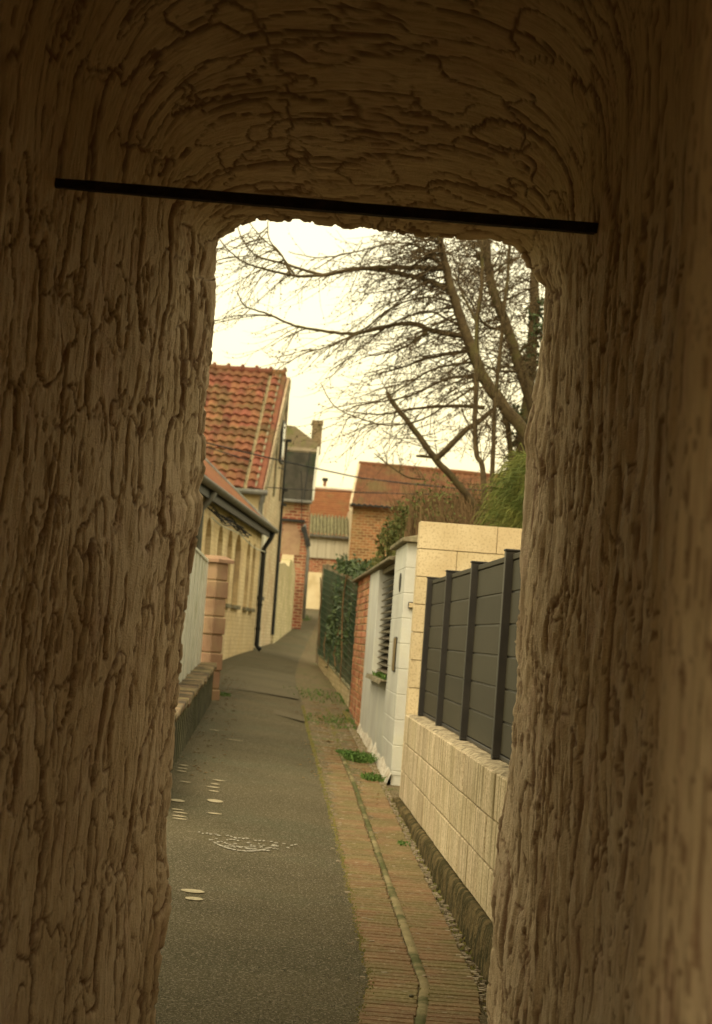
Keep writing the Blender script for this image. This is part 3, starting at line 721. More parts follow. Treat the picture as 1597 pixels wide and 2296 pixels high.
# ------------------------------------------------------------------ green wire fence with ivy
YF0, YF1 = 27.0, 42.0
def fx(y): return np.interp(y, [27, 42, 48], [1.085, .93, 1.3])
def ftop(y): return np.interp(y, [27, 30, 42, 47], [.70, .88, 1.42, 1.55])
wf = thing('wire_fence', (1.05, 34, g(1, 34)), 'green wire mesh fence on concrete boards overgrown with ivy', 'fence')
m_ = MB()
y = YF0
while y < YF1:
    x = fx(y)-.01; m_.tube([(x, y, g(1, y)+.22), (x, y, ftop(y))], .004, 3, False); y += .2
for k in range(15):
    t = k/14
    m_.tube([(fx(yy)-.014, yy, g(1, yy)+.22+t*(ftop(yy)-g(1, yy)-.22)) for yy in np.linspace(YF0, YF1, 9)], .005, 3, False)
put('wire_mesh', m_, 'wire', wf, fixn=False)
for i, y in enumerate(np.arange(27.3, 42.2, 1.5)):
    x = fx(y)
    wdt = .03 if i < 9 else .05
    put('post', MB().box(x+.005, x+.065, y-.03, y+.03, g(1, y)-.1, ftop(y)+(.03 if i < 9 else .1)), 'timberpost', wf, bevel=.006)
    if y+1.5 < 42.3:
        put('concrete_board', MB().hexa([(x-.01, y+.035, g(1, y)-.08), (x+.03, y+.035, g(1, y)-.08), (fx(y+1.5)+.03, y+1.465, g(1, y+1.5)-.08), (fx(y+1.5)-.01, y+1.465, g(1, y+1.5)-.08)],
            [(x-.01, y+.035, g(1, y)+.23), (x+.03, y+.035, g(1, y)+.23), (fx(y+1.5)+.03, y+1.465, g(1, y+1.5)+.23), (fx(y+1.5)-.01, y+1.465, g(1, y+1.5)+.23)]), 'gardenwall', wf)
put('gate_post', MB().box(.90, 1.0, 42.2, 42.32, g(1, 42)-.1, 1.50), 'timberpost', wf, bevel=.01)
put('gate_post', MB().box(.97, 1.04, 39.9, 40.0, g(1, 40)-.1, 1.42), 'timberpost', wf, bevel=.01)
# ivy mass: sits behind and over the mesh
iv = thing('ivy_hedge', (1.4, 33, g(1, 33)), 'dark green ivy growing through and over the green wire fence', 'ivy')
im = MB()
for i in range(12):
    y = 28.0+i*1.2; zc = (g(1, y)+ftop(y))/2+.15
    join(im, leafmesh(900, (fx(y)+(.13 if i < 7 else .24), y+.6, zc), (.22, .8, (ftop(y)-g(1, y))/2+.12), .085, rs))
for (x, y, z, rx, ry, rz, n) in ((1.58, 28.8, .80, .30, 1.0, .13, 600), (1.55, 30, .90, .40, 1.3, .18, 800), (1.4, 32, 1.02, .42, 1.5, .22, 700), (1.8, 30, .92, .4, 1.2, .16, 400)):
    join(im, leafmesh(n, (x, y, z), (rx, ry, rz), .085, rs))
put('foliage', im, 'ivy', iv, kind='stuff', fixn=False)
st = MB()
for i in range(26):
    y = rs.uniform(27.2, 41.5); x = fx(y)+rs.uniform(.0, .3); pts = [Vector((x, y, g(1, y)))]
    for k in range(7): pts.append(pts[-1]+Vector((rs.uniform(-.05, .05), rs.uniform(-.15, .15), .26)))
    st.tube(pts, .012, 4, False)
put('stem', st, 'twig', iv, kind='stuff', fixn=False)

# ------------------------------------------------------------------ LEFT: low dark wall with slate coping
lw = thing('low_dark_wall', (-.8, 19, g(-.7, 19)), 'low dark ribbed wall capped with overlapping slates at left of path', 'wall')
def ltop(y): return np.interp(y, [13, 15.5, 21.7, 24.2], [-.765, -.706, -.555, -.50])
P0 = MB(); y = 13.0
while y < 24.1:
    r0, r1 = g(-.7, y)-.1, g(-.7, y+.35)-.1
    P0.hexa([(-.88, y, r0), (-.735+random.uniform(-.012, .012), y, r0), (-.735, y+.33, r1), (-.88, y+.33, r1)], [(-.88, y, ltop(y)), (-.735, y, ltop(y)), (-.735, y+.33, ltop(y+.33)), (-.88, y+.33, ltop(y+.33))])
    P0.tube([(-.733, y+.34, r0), (-.733, y+.34, ltop(y+.34))], .014, 5, False)
    y += .35
put('ribbed_body', P0, 'darkwall', lw)
sc = unit_box('coping_slate', .22, .30, .032, 'slatecope', .003)
y = 13.1
while y < 24.2:
    inst('coping_slate', sc, (-.80+random.uniform(-.01, .01), y, ltop(y)+.02), lw, (.17+random.uniform(-.04, .04), random.uniform(-.05, .05), random.uniform(-.05, .05))); y += .27
# white slatted screen behind
ws = thing('white_screen', (-.9, 20, -.55), 'pale white vertical slat screen standing behind the low dark wall', 'screen')
y = 16.2; k = 0
while y < 23.6:
    put('slat', MB().box(-.935, -.885, y, y+.55, ltop(y)-.02, .78), 'pvc', ws, bevel=.01)
    put('cover_strip', MB().tube([(-.925, y+.72, ltop(y)-.02), (-.925, y+.72, .78)], .025, 8), 'pvc', ws, smooth=True)
    y += .92
put('top_rail', MB().box(-.95, -.87, 16.1, 23.7, .765, .80), 'pvc', ws, bevel=.004)
put('backing', MB().box(-.965, -.94, 16.1, 23.7, -.72, .79), 'pvc2', ws)
# pink stone gate pillar
gp = thing('stone_gate_pillar', (-.86, 24.6, g(-.8, 24.5)), 'pinkish rusticated stone gate pillar left of the path', 'pillar')
ang = math.radians(-32); ca, sa_ = math.cos(ang), math.sin(ang); cx, cy = -.83, 24.65
def rot(x, y): return (cx+x*ca-y*sa_, cy+x*sa_+y*ca)
zb = g(-.7, 24.6)-.08; n_ = 8; hh_ = (.80-zb)/n_
for k in range(n_):
    z0 = zb+k*hh_; inset = 0 if k % 2 == 0 else .012
    h_ = .145-inset
    q = [rot(-h_, -h_), rot(h_, -h_), rot(h_, h_), rot(-h_, h_)]
    put('stone', MB().hexa([(a_, b_, z0+.006) for a_, b_ in q], [(a_, b_, z0+hh_-.006) for a_, b_ in q]), 'pinkstone', gp, bevel=.012)
q = [rot(-.12, -.12), rot(.12, -.12), rot(.12, .12), rot(-.12, .12)]
put('core', MB().hexa([(a_, b_, zb) for a_, b_ in q], [(a_, b_, .80) for a_, b_ in q]), 'mortar', gp)
q = [rot(-.18, -.18), rot(.18, -.18), rot(.18, .18), rot(-.18, .18)]; q2 = [rot(-.10, -.10), rot(.10, -.10), rot(.10, .10), rot(-.10, .10)]
put('cap', MB().hexa([(a_, b_, .80) for a_, b_ in q], [(a_, b_, .84) for a_, b_ in q]).hexa([(a_, b_, .84) for a_, b_ in q], [(a_, b_, .885) for a_, b_ in q2]), 'pinkstone', gp)
# swept wall behind the pillar
sw = MB(); top = [(24.85, .80), (25.6, .74), (26.6, .60), (27.6, .42), (28.6, .30)]
for i in range(4):
    (ya, za), (yb_, zb_) = top[i], top[i+1]
    xa, xb = -.80-.02*i, -.82-.02*i
    sw.hexa([(xa-.15, ya, g(-.7, ya)-.1), (xa, ya, g(-.7, ya)-.1), (xb, yb_, g(-.7, yb_)-.1), (xb-.15, yb_, g(-.7, yb_)-.1)], [(xa-.15, ya, za), (xa, ya, za), (xb, yb_, zb_), (xb-.15, yb_, zb_)])
tag(put('curved_wing_wall', sw, 'pinkstone'), 'low pinkish wall sweeping down behind the stone gate pillar', 'wall')

# ------------------------------------------------------------------ HOUSE 1: low yellow cottage
h1 = thing('yellow_cottage', (-2.5, 35, g(-1, 35)), 'low yellow cottage with narrow arched niches and tiled eaves', 'house')
A0 = Vector((-1.85, 24.5, 0)); A1 = Vector((-.54, 41.2, 0)); dW = (A1-A0); LW = dW.length; dW.normalize(); nW = Vector((dW.y, -dW.x, 0))  # towards the path
def wp(s, z, off=0): p_ = A0+dW*s+nW*off; return Vector((p_.x, p_.y, z))
ZE = 2.05
def sY(y): return (y-A0.y)/dW.y
niches = [(sY(31.6), .8), (sY(33.4), .8), (sY(35.0), .8), (sY(36.5), 1.1), (sY(38.6), .75), (sY(39.8), .7)]
zs0, zsp, zap = .42, 1.45, 1.75
wl_ = MB(); prev = 0.0
gb = -1.3
for s, w in niches:
    a, b = s-w/2, s+w/2
    wl_.prism([wp(prev, gb), wp(a, gb), wp(a, ZE), wp(prev, ZE)], nW*.1)
    wl_.prism([wp(a, gb), wp(b, gb), wp(b, zs0), wp(a, zs0)], nW*.1)
    wl_.prism([wp(a, zsp), wp(a+w*.12, zsp+.16), wp(a+w*.28, zsp+.26), wp(s, zap), wp(s, ZE), wp(a, ZE)], nW*.1)
    wl_.prism([wp(b, zsp), wp(b, ZE), wp(s, ZE), wp(s, zap), wp(b-w*.28, zsp+.26), wp(b-w*.12, zsp+.16)], nW*.1)
    put('sill', MB().prism([wp(a-.06, zs0-.07, .1), wp(b+.06, zs0-.07, .1), wp(b+.06, zs0, .1), wp(a-.06, zs0, .1)], nW*.07), 'coping', h1, bevel=.006)
    prev = b
wl_.prism([wp(prev, gb), wp(LW, gb), wp(LW, ZE), wp(prev, ZE)], nW*.1)
put('wall', wl_, 'bricky', h1)
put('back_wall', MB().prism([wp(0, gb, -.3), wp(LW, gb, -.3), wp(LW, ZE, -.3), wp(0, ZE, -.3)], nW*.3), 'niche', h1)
put('far_end_wall', MB().prism([wp(LW-.2, gb, -.31), wp(LW-.2, gb, -6), wp(LW-.2, ZE, -6), wp(LW-.2, ZE, -.31)], dW*.2), 'bricky', h1)
# roof: slopes up away from the path, individual tile rows near the verge
RS = math.tan(math.radians(41))
def rp_(s, u, dz=0):  # u = distance inwards from gutter line
    return wp(s, ZE+.12+u*RS+dz, .22-u)
put('roof', MB().hexa([rp_(0, 0, -.09), rp_(LW+.25, 0, -.09), rp_(LW+.25, 4, -.09), rp_(0, 4, -.09)], [rp_(0, 0), rp_(LW+.25, 0), rp_(LW+.25, 4), rp_(0, 4)]), 'tilebrown', h1)
tw = .34
s = LW+.1; cnt_ = 0
tmb = MB()
while s > LW-8.5:
    u = 0
    while u < 3.4:
        a = rp_(s-tw, u-.02, .015); b = rp_(s, u-.02, .015); c_ = rp_(s, u+.36, .05-.03); d_ = rp_(s-tw, u+.36, .02)
        mid1 = rp_(s-tw*.5, u-.02, .06); mid2 = rp_(s-tw*.5, u+.36, .06)
        P_ = [[a, rp_(s-tw*.75, u-.02, .05), mid1, rp_(s-tw*.25, u-.02, .035), b], [d_, rp_(s-tw*.75, u+.36, .045), mid2, rp_(s-tw*.25, u+.36, .03), c_]]
        if cnt_ < 200:
            m2 = MB().grid(P_); put('roof_tile', m2, 'tile2', h1, fixn=False); cnt_ += 1
        else: tmb.grid(P_)
        u += .34
    s -= tw
if tmb.v: put('far_roof_tile', tmb, 'tile2', h1, kind='stuff', fixn=False)
# verge flashing, fascia, soffit, gutter
put('verge_flashing', MB().tube([rp_(LW+.22, -.03, .05), rp_(LW+.22, 3.9, .05)], .045, 6), 'zinc', h1)
put('soffit', MB().prism([wp(0, ZE-.05, .1), wp(LW+.2, ZE-.05, .1), wp(LW+.2, ZE-.05, .26), wp(0, ZE-.05, .26)], (0, 0, .05)), 'black', h1)
put('fascia', MB().prism([wp(0, ZE-.12, .262), wp(LW+.25, ZE-.12, .262), wp(LW+.25, ZE+.08, .262), wp(0, ZE+.08, .262)], nW*.02), 'black', h1)
gt = MB(); P = []
for s in np.linspace(0, LW+.3, 40):
    P.append([wp(s, ZE+.07+.07*(-math.sin(t)), .36-.075*math.cos(t)) for t in np.linspace(0, PI, 8)])
gt.grid(P); go = put('gutter', gt, 'zinc', h1, smooth=True, fixn=False)
so_ = go.modifiers.new('thick', 'SOLIDIFY'); so_.thickness = .006
# grey joint bracket and downpipes
dp = MB().tube([wp(LW-.05, ZE+.0, .34), wp(LW-.05, ZE-.12, .30), wp(LW-.05, ZE-.35, .17), wp(LW-.05, g(-.5, 41)+.1, .17), wp(LW-.05, g(-.5, 41)+.02, .26)], .05, 10)
dpo = put('downpipe', dp, 'black', h1, smooth=True)
for zz in (1.6, .5, 0.0): put('clip', MB().tube([wp(LW-.05, zz, .17), wp(LW-.05, zz+.04, .17)], .062, 10), 'iron', dpo)
dp2 = MB().tube([wp(sY(29.9), ZE+.0, .34), wp(sY(29.9), ZE-.15, .25), wp(sY(29.9), ZE-.3, .15), wp(sY(29.9), .2, .15), wp(sY(29.9), -.7, .15)], .055, 10)
put('downpipe', dp2, 'zinc', h1, smooth=True)
# wrought iron lattice bracket under the eaves
il = thing('iron_lattice', wp(sY(33), 1.7, .3), 'black wrought iron lattice canopy bracket under the cottage eaves', 'ironwork')
im_ = MB()
for s in np.linspace(sY(31), sY(36), 11): im_.tube([wp(s, ZE-.18, .12), wp(s+.15, ZE-.34-.06*math.sin(s*3), .36)], .012, 4)
for k in range(4): im_.tube([wp(s, ZE-.16-.07*k+.04*math.sin(s*2+k), .13+.07*k) for s in np.linspace(sY(31), sY(36), 20)], .010, 4)
put('lattice', im_, 'iron', il, fixn=False)
tag(put('cable', MB().tube([wp(s, 1.72-.10*((s-sY(31))/9)-.03*math.sin(s), .2) for s in np.linspace(sY(31), LW-.1, 20)], .012, 5), 'pvc'), 'thin pale cable looping under the cottage gutter', 'cable')

# ------------------------------------------------------------------ HOUSE 2: tall house with large pantile roof
h2 = thing('tall_pantile_house', (-2.2, 45, g(-.5, 45)), 'tall cream house with a large red pantile roof facing the tunnel', 'house')
G0 = Vector((-.49, 43.0)); G1 = Vector((-.10, 47.4)); ZV, ZR = 3.05, 6.12
def gp_(t, z, off=0):
    d_ = (G1-G0).normalized(); n_ = Vector((d_.y, -d_.x)); q_ = G0+(G1-G0)*t+n_*off; return Vector((q_.x, q_.y, z))
put('gable_wall', MB().prism([gp_(0, -.6), gp_(1, -.3), gp_(1, ZR), gp_(.93, ZR), gp_(0, ZV)], (gp_(0, 0, -.25)-gp_(0, 0))), 'gable', h2)
put('front_wall', MB().box(-4.2, -.56, 43.0, 43.2, -.6, ZV), 'cream', h2)
put('rear_wall', MB().box(-4.2, -.40, 47.1, 47.38, -.3, ZR-.05), 'gable', h2)
# roof slab
sl_ = (ZR-ZV)/(46.95-42.85)
def rf(x, u, dz=0):  # u in 0..1 from eave to ridge ; right edge follows the gable
    y = 42.82+(46.98-42.82)*u
    return Vector((x, y, ZV-.02+(ZR-ZV+.04)*u+dz))
def xg(u): return -.55+.33*u
put('roof_deck', MB().hexa([rf(-4.2, 0, -.12), rf(xg(0), 0, -.12), rf(xg(1), 1, -.12), rf(-4.2, 1, -.12)], [rf(-4.2, 0, -.01), rf(xg(0), 0, -.01), rf(xg(1), 1, -.01), rf(-4.2, 1, -.01)]), 'mortar', h2)
NRW = 17; TW = .205
slope_len = math.hypot(4.16, 3.11); rl = slope_len/NRW
tilt_a = math.atan2(3.11, 4.16)
def pantile(name, mat, w, l):
    xsn = np.linspace(-.5, .5, 9); P_ = []
    for v_ in (0, .5, 1):
        row = []
        for x_ in xsn:
            z_ = .020*math.sin((x_+.5)*2*PI*.95-.6)+.026*(1-v_)*2
            row.append((x_*w*1.04, (v_-.5)*l*1.12, z_+.03))
        P_.append(row)
    m_ = MB().grid(P_)
    # thickness on the lower edge
    row = P_[0]; o = len(m_.v)
    m_.v += [(a_, b_, c_-.045) for a_, b_, c_ in row]
    m_.f += [(i, o+i, o+i+1, i+1) for i in range(8)]
    return m_.mesh(name, mat, 0, False, False)
pt = pantile('pantile', 'tile', TW, rl)
cnt_ = 0
for r_ in range(NRW):
    u = (r_+.5)/NRW
    for c_ in range(15):
        x = xg(u)-.14-TW*(c_+.5)-(.06 if c_ > 0 else 0)
        if c_ == 0: x += .03
        q_ = rf(x, u, .015)
        inst('pantile', pt, q_+Vector((0, random.uniform(-.006, .006), random.uniform(-.004, .006))), h2, (tilt_a, 0, random.uniform(-.02, .02))); cnt_ += 1
# cement fillet and verge
put('cement_fillet', MB().tube([rf(xg(u)-.125, u, .045) for u in np.linspace(0, 1, 8)], .028, 6), 'coping', h2)
put('verge_tiles', MB().grid([[rf(xg(u)-.12, u, .03), rf(xg(u)-.05, u, .055), rf(xg(u)+.01, u, .03), rf(xg(u)+.03, u, -.12)] for u in np.linspace(0, 1, 30)]), 'tile', h2, fixn=False)
put('verge_board', MB().prism([gp_(-.02, ZV-.28, .012), gp_(.93, ZR-.28, .012), gp_(.93, ZR-.06, .012), gp_(-.02, ZV-.08, .012)], (gp_(0, 0, .03)-gp_(0, 0))), 'coping', h2)
for i in range(12):
    x = -.24-.34*i
    q0, q1 = rf(x-.34, 1, .05), rf(x+.02, 1, .05)
    rt = put('ridge_tile', MB().tube([q0, (q0+q1)/2, q1], [.085, .09, .10], 8), 'tile', h2, smooth=True)
    put('ridge_knob', MB().tube([q1+Vector((-.03, 0, .05)), q1+Vector((-.03, 0, .14))], [.06, .035], 6), 'tile', rt)
put('gutter', MB().tube([(-4.2, 42.76, ZV-.06), (-.40, 42.76, ZV-.06)], .06, 8), 'zinc', h2)
put('downpipe', MB().tube([(-.50, 42.80, ZV-.1), (-.53, 42.92, ZV-.3), (-.545, 42.94, .5), (-.545, 42.94, -.3)], .05, 8), 'zinc', h2, smooth=True)
# gable features
def onG(t, z0, z1, wdt, off, th, mat, nm, par=h2):
    a_ = gp_(t-wdt/2, z0, off); b_ = gp_(t+wdt/2, z0, off); c_ = gp_(t+wdt/2, z1, off); d_ = gp_(t-wdt/2, z1, off)
    return put(nm, MB().prism([a_, b_, c_, d_], gp_(0, 0, th)-gp_(0, 0)), mat, par, bevel=.003)
wn_ = onG(.72, 3.95, 4.95, .16, .003, .05, 'black', 'window'); onG(.72, 4.02, 4.88, .12, .055, .006, 'glass', 'pane', wn_)
onG(.50, 3.1, 4.6, .05, .003, .03, 'coping', 'timber_strip'); onG(.86, 3.1, 5.6, .05, .003, .03, 'timberpost', 'timber_strip')
onG(.14, .75, 2.45, .14, .003, .05, 'pvc', 'shutter'); onG(.14, .66, .74, .18, .003, .09, 'black', 'sill')
put('cable_duct', MB().tube([gp_(.93, 4.6, .05), gp_(.93, 3.0, .05), gp_(.95, 2.2, .05), gp_(.97, -.1, .05)], .03, 6), 'black', h2)
put('gable_downpipe', MB().tube([gp_(.99, 2.6, .03), gp_(.99, -.1, .03)], .045, 8), 'zinc', h2)
for zz in (4.55, 3.35, 3.0): put('insulator', MB().box(gp_(.93, 0).x+.02, gp_(.93, 0).x+.16, gp_(.93, 0).y-.12, gp_(.93, 0).y, zz, zz+.06), 'black', h2)

# ------------------------------------------------------------------ garden wall beyond, left
gw_ = MB()
pts = [(-.04, 47.6, 1.62), (.10, 50, 1.75), (.22, 52.2, 1.72), (.26, 52.8, 1.95), (.36, 54.3, 1.92), (.44, 55.8, 1.65)]
for (xa, ya, za), (xb, yb_, zb_) in zip(pts[:-1], pts[1:]):
    gw_.hexa([(xa-.25, ya, -.5), (xa, ya, -.5), (xb, yb_, -.3), (xb-.25, yb_, -.3)], [(xa-.25, ya, za), (xa, ya, za), (xb, yb_, zb_), (xb-.25, yb_, zb_)])
tag(put('old_garden_wall', gw_, 'gardenwall'), 'old yellowish lime washed garden wall beyond the tall pantile house', 'wall')

# ------------------------------------------------------------------ HOUSE 3: slate roofed house with chimney
h3 = thing('slate_roof_house', (-.8, 60, g(0, 60)), 'brick house with dark slate roof and chimney behind the pantile house', 'house')
Y3 = 56.2
put('wall', MB().hexa([(-3.5, Y3, -.3), (.70, Y3, -.3), (.86, 64, -.3), (-3.5, 64, -.3)], [(-3.5, Y3, 3.74), (.70, Y3, 3.74), (.86, 64, 3.74), (-3.5, 64, 3.74)]), 'brickred', h3)
put('lower_roof', MB().hexa([(-3.5, Y3-.12, 3.70), (.74, Y3-.12, 3.70), (.80, Y3+.5, 5.2), (-3.5, Y3+.5, 5.2)], [(-3.5, Y3-.17, 3.80), (.74, Y3-.17, 3.80), (.80, Y3+.45, 5.26), (-3.5, Y3+.45, 5.26)]), 'slate', h3)
for k in range(5): put('slate_seam', MB().tube([(-3.2+.93*k, Y3-.19, 3.80), (-3.2+.95*k, Y3+.43, 5.25)], .014, 4), 'black', h3)
put('roof_rail', MB().tube([(-3.5, Y3+.27, 4.78), (.78, Y3+.27, 4.76)], .02, 4), 'black', h3)
put('upper_roof', MB().hexa([(-3.5, Y3+.44, 5.18), (.84, Y3+.44, 5.18), (.84, 60, 5.30), (-3.5, 60, 6.3)], [(-3.5, Y3+.42, 5.24), (.84, Y3+.42, 5.24), (.84, Y3+2, 5.62), (-3.5, Y3+2.2, 6.2)]), 'mossroof', h3)
put('roof_peak', MB().prism([(-.9, Y3+1.2, 5.2), (.84, Y3+1.2, 5.2), (.84, Y3+1.2, 5.56), (.12, Y3+1.2, 6.03), (-.9, Y3+1.2, 6.10)], (0, 2.5, 0)), 'mossroof', h3)
put('eaves_gutter', MB().tube([(-3.5, Y3-.2, 3.74), (.76, Y3-.2, 3.74)], .05, 6), 'zinc', h3)
put('barge_board', MB().tube([(.84, Y3+.45, 5.4), (.80, Y3+.1, 4.6), (.77, Y3-.1, 3.8)], .035, 4), 'pvc', h3)
put('ledge', MB().box(-.5, .60, Y3-.10, Y3-.002, 3.16, 3.23), 'black', h3)
cm = put('chimney', MB().box(.62, .92, Y3+1.5, Y3+1.9, 5.3, 6.17).box(.60, .94, Y3+1.48, Y3+1.92, 6.17, 6.29), 'chim', h3)
onp = MB().tube([(.60, Y3-.05, 3.1), (.66, Y3-.12, 2.7), (.76, Y3-.16, 2.3), (.765, Y3-.16, .4)], .045, 8)
put('downpipe', onp, 'zinc', h3, smooth=True)
put('meter_box', MB().obox((.66, Y3-.16, 2.75), (.06, 0, .03), (0, .08, 0), (-.10, 0, .28)), 'black', h3, bevel=.01)
put('white_panel', MB().box(.02, .36, Y3-.05, Y3-.003, 1.2, 2.2), 'cream', h3, bevel=.004)
put('plaster_patch', MB().prism([(.0, Y3-.015, 2.2), (.5, Y3-.015, 2.2), (.52, Y3-.015, 2.75), (.35, Y3-.015, 3.1), (.0, Y3-.015, 3.1)], (0, .013, 0)), 'pinkstone', h3)

# ------------------------------------------------------------------ far outbuilding and brick barn closing the view
ob = thing('far_outbuilding', (1.7, 73, g(1.5, 72)), 'low outbuilding with mossy corrugated roof closing the alley', 'building')
put('wall', MB().box(.3, 2.62, 72, 74, .5, 3.55), 'brickred', ob)
put('cream_door', MB().box(1.02, 1.62, 71.96, 71.997, .8, 2.25), 'cream', ob, bevel=.006)
for k in range(5): put('shutter_board', MB().box(1.0+k*.31, 1.0+k*.31+.304, 71.93, 71.98, 2.78, 3.46), 'shutter', ob, bevel=.006)
put('shutter_rail', MB().box(.9, 2.6, 71.90, 71.98, 3.46, 3.56), 'coping', ob)
put('roof_beam', MB().box(.85, 2.55, 71.75, 71.88, 3.56, 3.64), 'zinc', ob)
P = []
for j in range(121):
    x = .85+1.72*j/120
    P.append([(x, 71.72, 3.66+.06*math.sin(j*2*PI/9.2)), (x, 73.6, 4.45+.06*math.sin(j*2*PI/9.2))])
put('corrugated_roof', MB().grid(P), 'corrug', ob, fixn=False)
cb_ = thing('orange_roof_cottage', (1.6, 78, g(1.5, 78)), 'cottage with bright orange tiled roof above the corrugated outbuilding', 'building')
put('wall', MB().box(.2, 3.2, 75.4, 80, 1, 4.5), 'brickred', cb_)
tr = MB(); NRR = 13
for r_ in range(NRR):
    u0, u1 = r_/NRR, (r_+1)/NRR
    y0_, z0_ = 75.1+2.9*u0, 4.45+1.33*u0; y1_, z1_ = 75.1+2.9*u1+.03, 4.45+1.33*u1
    tr.hexa([(.2, y0_, z0_-.03), (3.3, y0_, z0_-.03), (3.3, y1_, z1_-.03), (.2, y1_, z1_-.03)], [(.2, y0_, z0_+.035), (3.3, y0_, z0_+.035), (3.3, y1_, z1_+.0), (.2, y1_, z1_+.0)])
put('roof', tr, 'tile2', cb_)
put('ridge', MB().tube([(.2, 78.05, 5.83), (3.3, 78.05, 5.83)], .06, 6), 'pvc', cb_)
put('rear_slope', MB().hexa([(.2, 78.0, 5.7), (3.3, 78.0, 5.7), (3.3, 81, 4.4), (.2, 81, 4.4)], [(.2, 78.0, 5.8), (3.3, 78.0, 5.8), (3.3, 81, 4.5), (.2, 81, 4.5)]), 'tile2', cb_)
vp_ = at(729, 1080, Y=84)
vt = thing('distant_chimney', (vp_.x, 84, g(1.5, 84)), 'tiny dark chimney top seen above the orange roof', 'chimney')
put('stack', MB().box(vp_.x-.07, vp_.x+.07, 84, 84.2, 1.2, vp_.z+.04), 'brickred', vt); put('cap', MB().box(vp_.x-.12, vp_.x+.12, 83.93, 84.27, vp_.z+.04, vp_.z+.16), 'black', vt)

bb = thing('brick_barn', (5.5, 72, g(3, 70)), 'large orange brick barn with old tiled roof right of the alley end', 'building')
put('wall', MB().box(2.42, 11, 70, 70.3, .5, 4.72), 'brickfar', bb)
put('side_wall', MB().box(2.42, 2.7, 70.3, 76, .5, 4.72), 'gable', bb)
put('roof_slab', MB().hexa([(2.30, 69.7, 4.60), (11, 69.7, 4.60), (11, 73, 6.15), (2.62, 73, 6.35)], [(2.30, 69.7, 4.68), (11, 69.7, 4.68), (11, 73, 6.25), (2.62, 73, 6.45)]), 'tilebrown', bb)
tr = MB()
for r_ in range(16):
    for k in range(44):
        u = r_/16; x0 = 2.34+.3*u+k*.2
        y_ = 69.68+3.3*u; z_ = 4.70+(6.46-4.68-k*.0045*16/16*u)*u*.97
        tr.grid([[(x0, y_, z_+.01), (x0+.05, y_, z_+.055), (x0+.12, y_, z_+.045), (x0+.2, y_, z_+.005)], [(x0+.02, y_+.23, z_+.11), (x0+.07, y_+.23, z_+.15), (x0+.14, y_+.23, z_+.14), (x0+.22, y_+.23, z_+.105)]])
put('roof_tile', tr, 'tilebrown', bb, kind='stuff', fixn=False)
ea = MB()
for k in range(44):
    x = 2.32+k*.2; ea.tube([(x, 69.66, 4.66), (x+.1, 69.64, 4.71+random.uniform(-.02, .02)), (x+.2, 69.66, 4.66)], .035, 5)
put('eaves_edge', ea, 'black', bb, fixn=False)
put('ridge', MB().tube([(2.62, 73, 6.47), (6.5, 73, 6.42), (11, 73, 6.27)], .09, 6), 'tilebrown', bb)
put('verge', MB().hexa([(2.28, 69.7, 4.5), (2.36, 69.7, 4.5), (2.68, 73, 6.25), (2.60, 73, 6.25)], [(2.28, 69.7, 4.75), (2.36, 69.7, 4.75), (2.68, 73, 6.5), (2.60, 73, 6.5)]), 'gable', bb)
put('roof_window', MB().obox((7.2, 70.6, 5.05), (.3, 0, 0), (0, .25, .12), (0, -.03, .06)), 'glass', bb)

# ------------------------------------------------------------------ overhead cables
def sag(a, b, s, n=24): return [a+(b-a)*(i/n)-Vector((0, 0, s*4*(i/n)*(1-i/n))) for i in range(n+1)]
cablist = [([(452, 990), (820, 1074)], 40.5, 44, .02, .016, 'upper telephone cable crossing in front of the pantile roof'),
           ([(815, 1072), (1200, 1108)], 44, 30, .03, .014, 'cable continuing right through the bare tree branches'),
           ([(590, 1092), (1180, 1110)], 44, 34, .05, .010, 'thin lower wire crossing above the alley below the thicker one'),
           ([(452, 998), (640, 1052)], 40.4, 46.5, .03, .012, 'second cable just beneath the upper telephone cable at left')]
for (pp, ya, yb_, s_, r_, lb_) in cablist:
    a_ = at(*pp[0], Y=ya); b_ = at(*pp[1], Y=yb_)
    tag(put('overhead_cable', MB().tube(sag(a_, b_, s_), r_, 5), 'cable'), lb_, 'cable', 'overhead cables')
vc = at(677, 1095, Y=55.7)
tag(put('vertical_cable', MB().tube([at(675, 1055, Y=55.6), at(677, 1090, Y=55.7), at(676, 1205, Y=55.8)], .012, 5), 'cable'), 'thin vertical wire running down in front of the slate roof', 'cable')

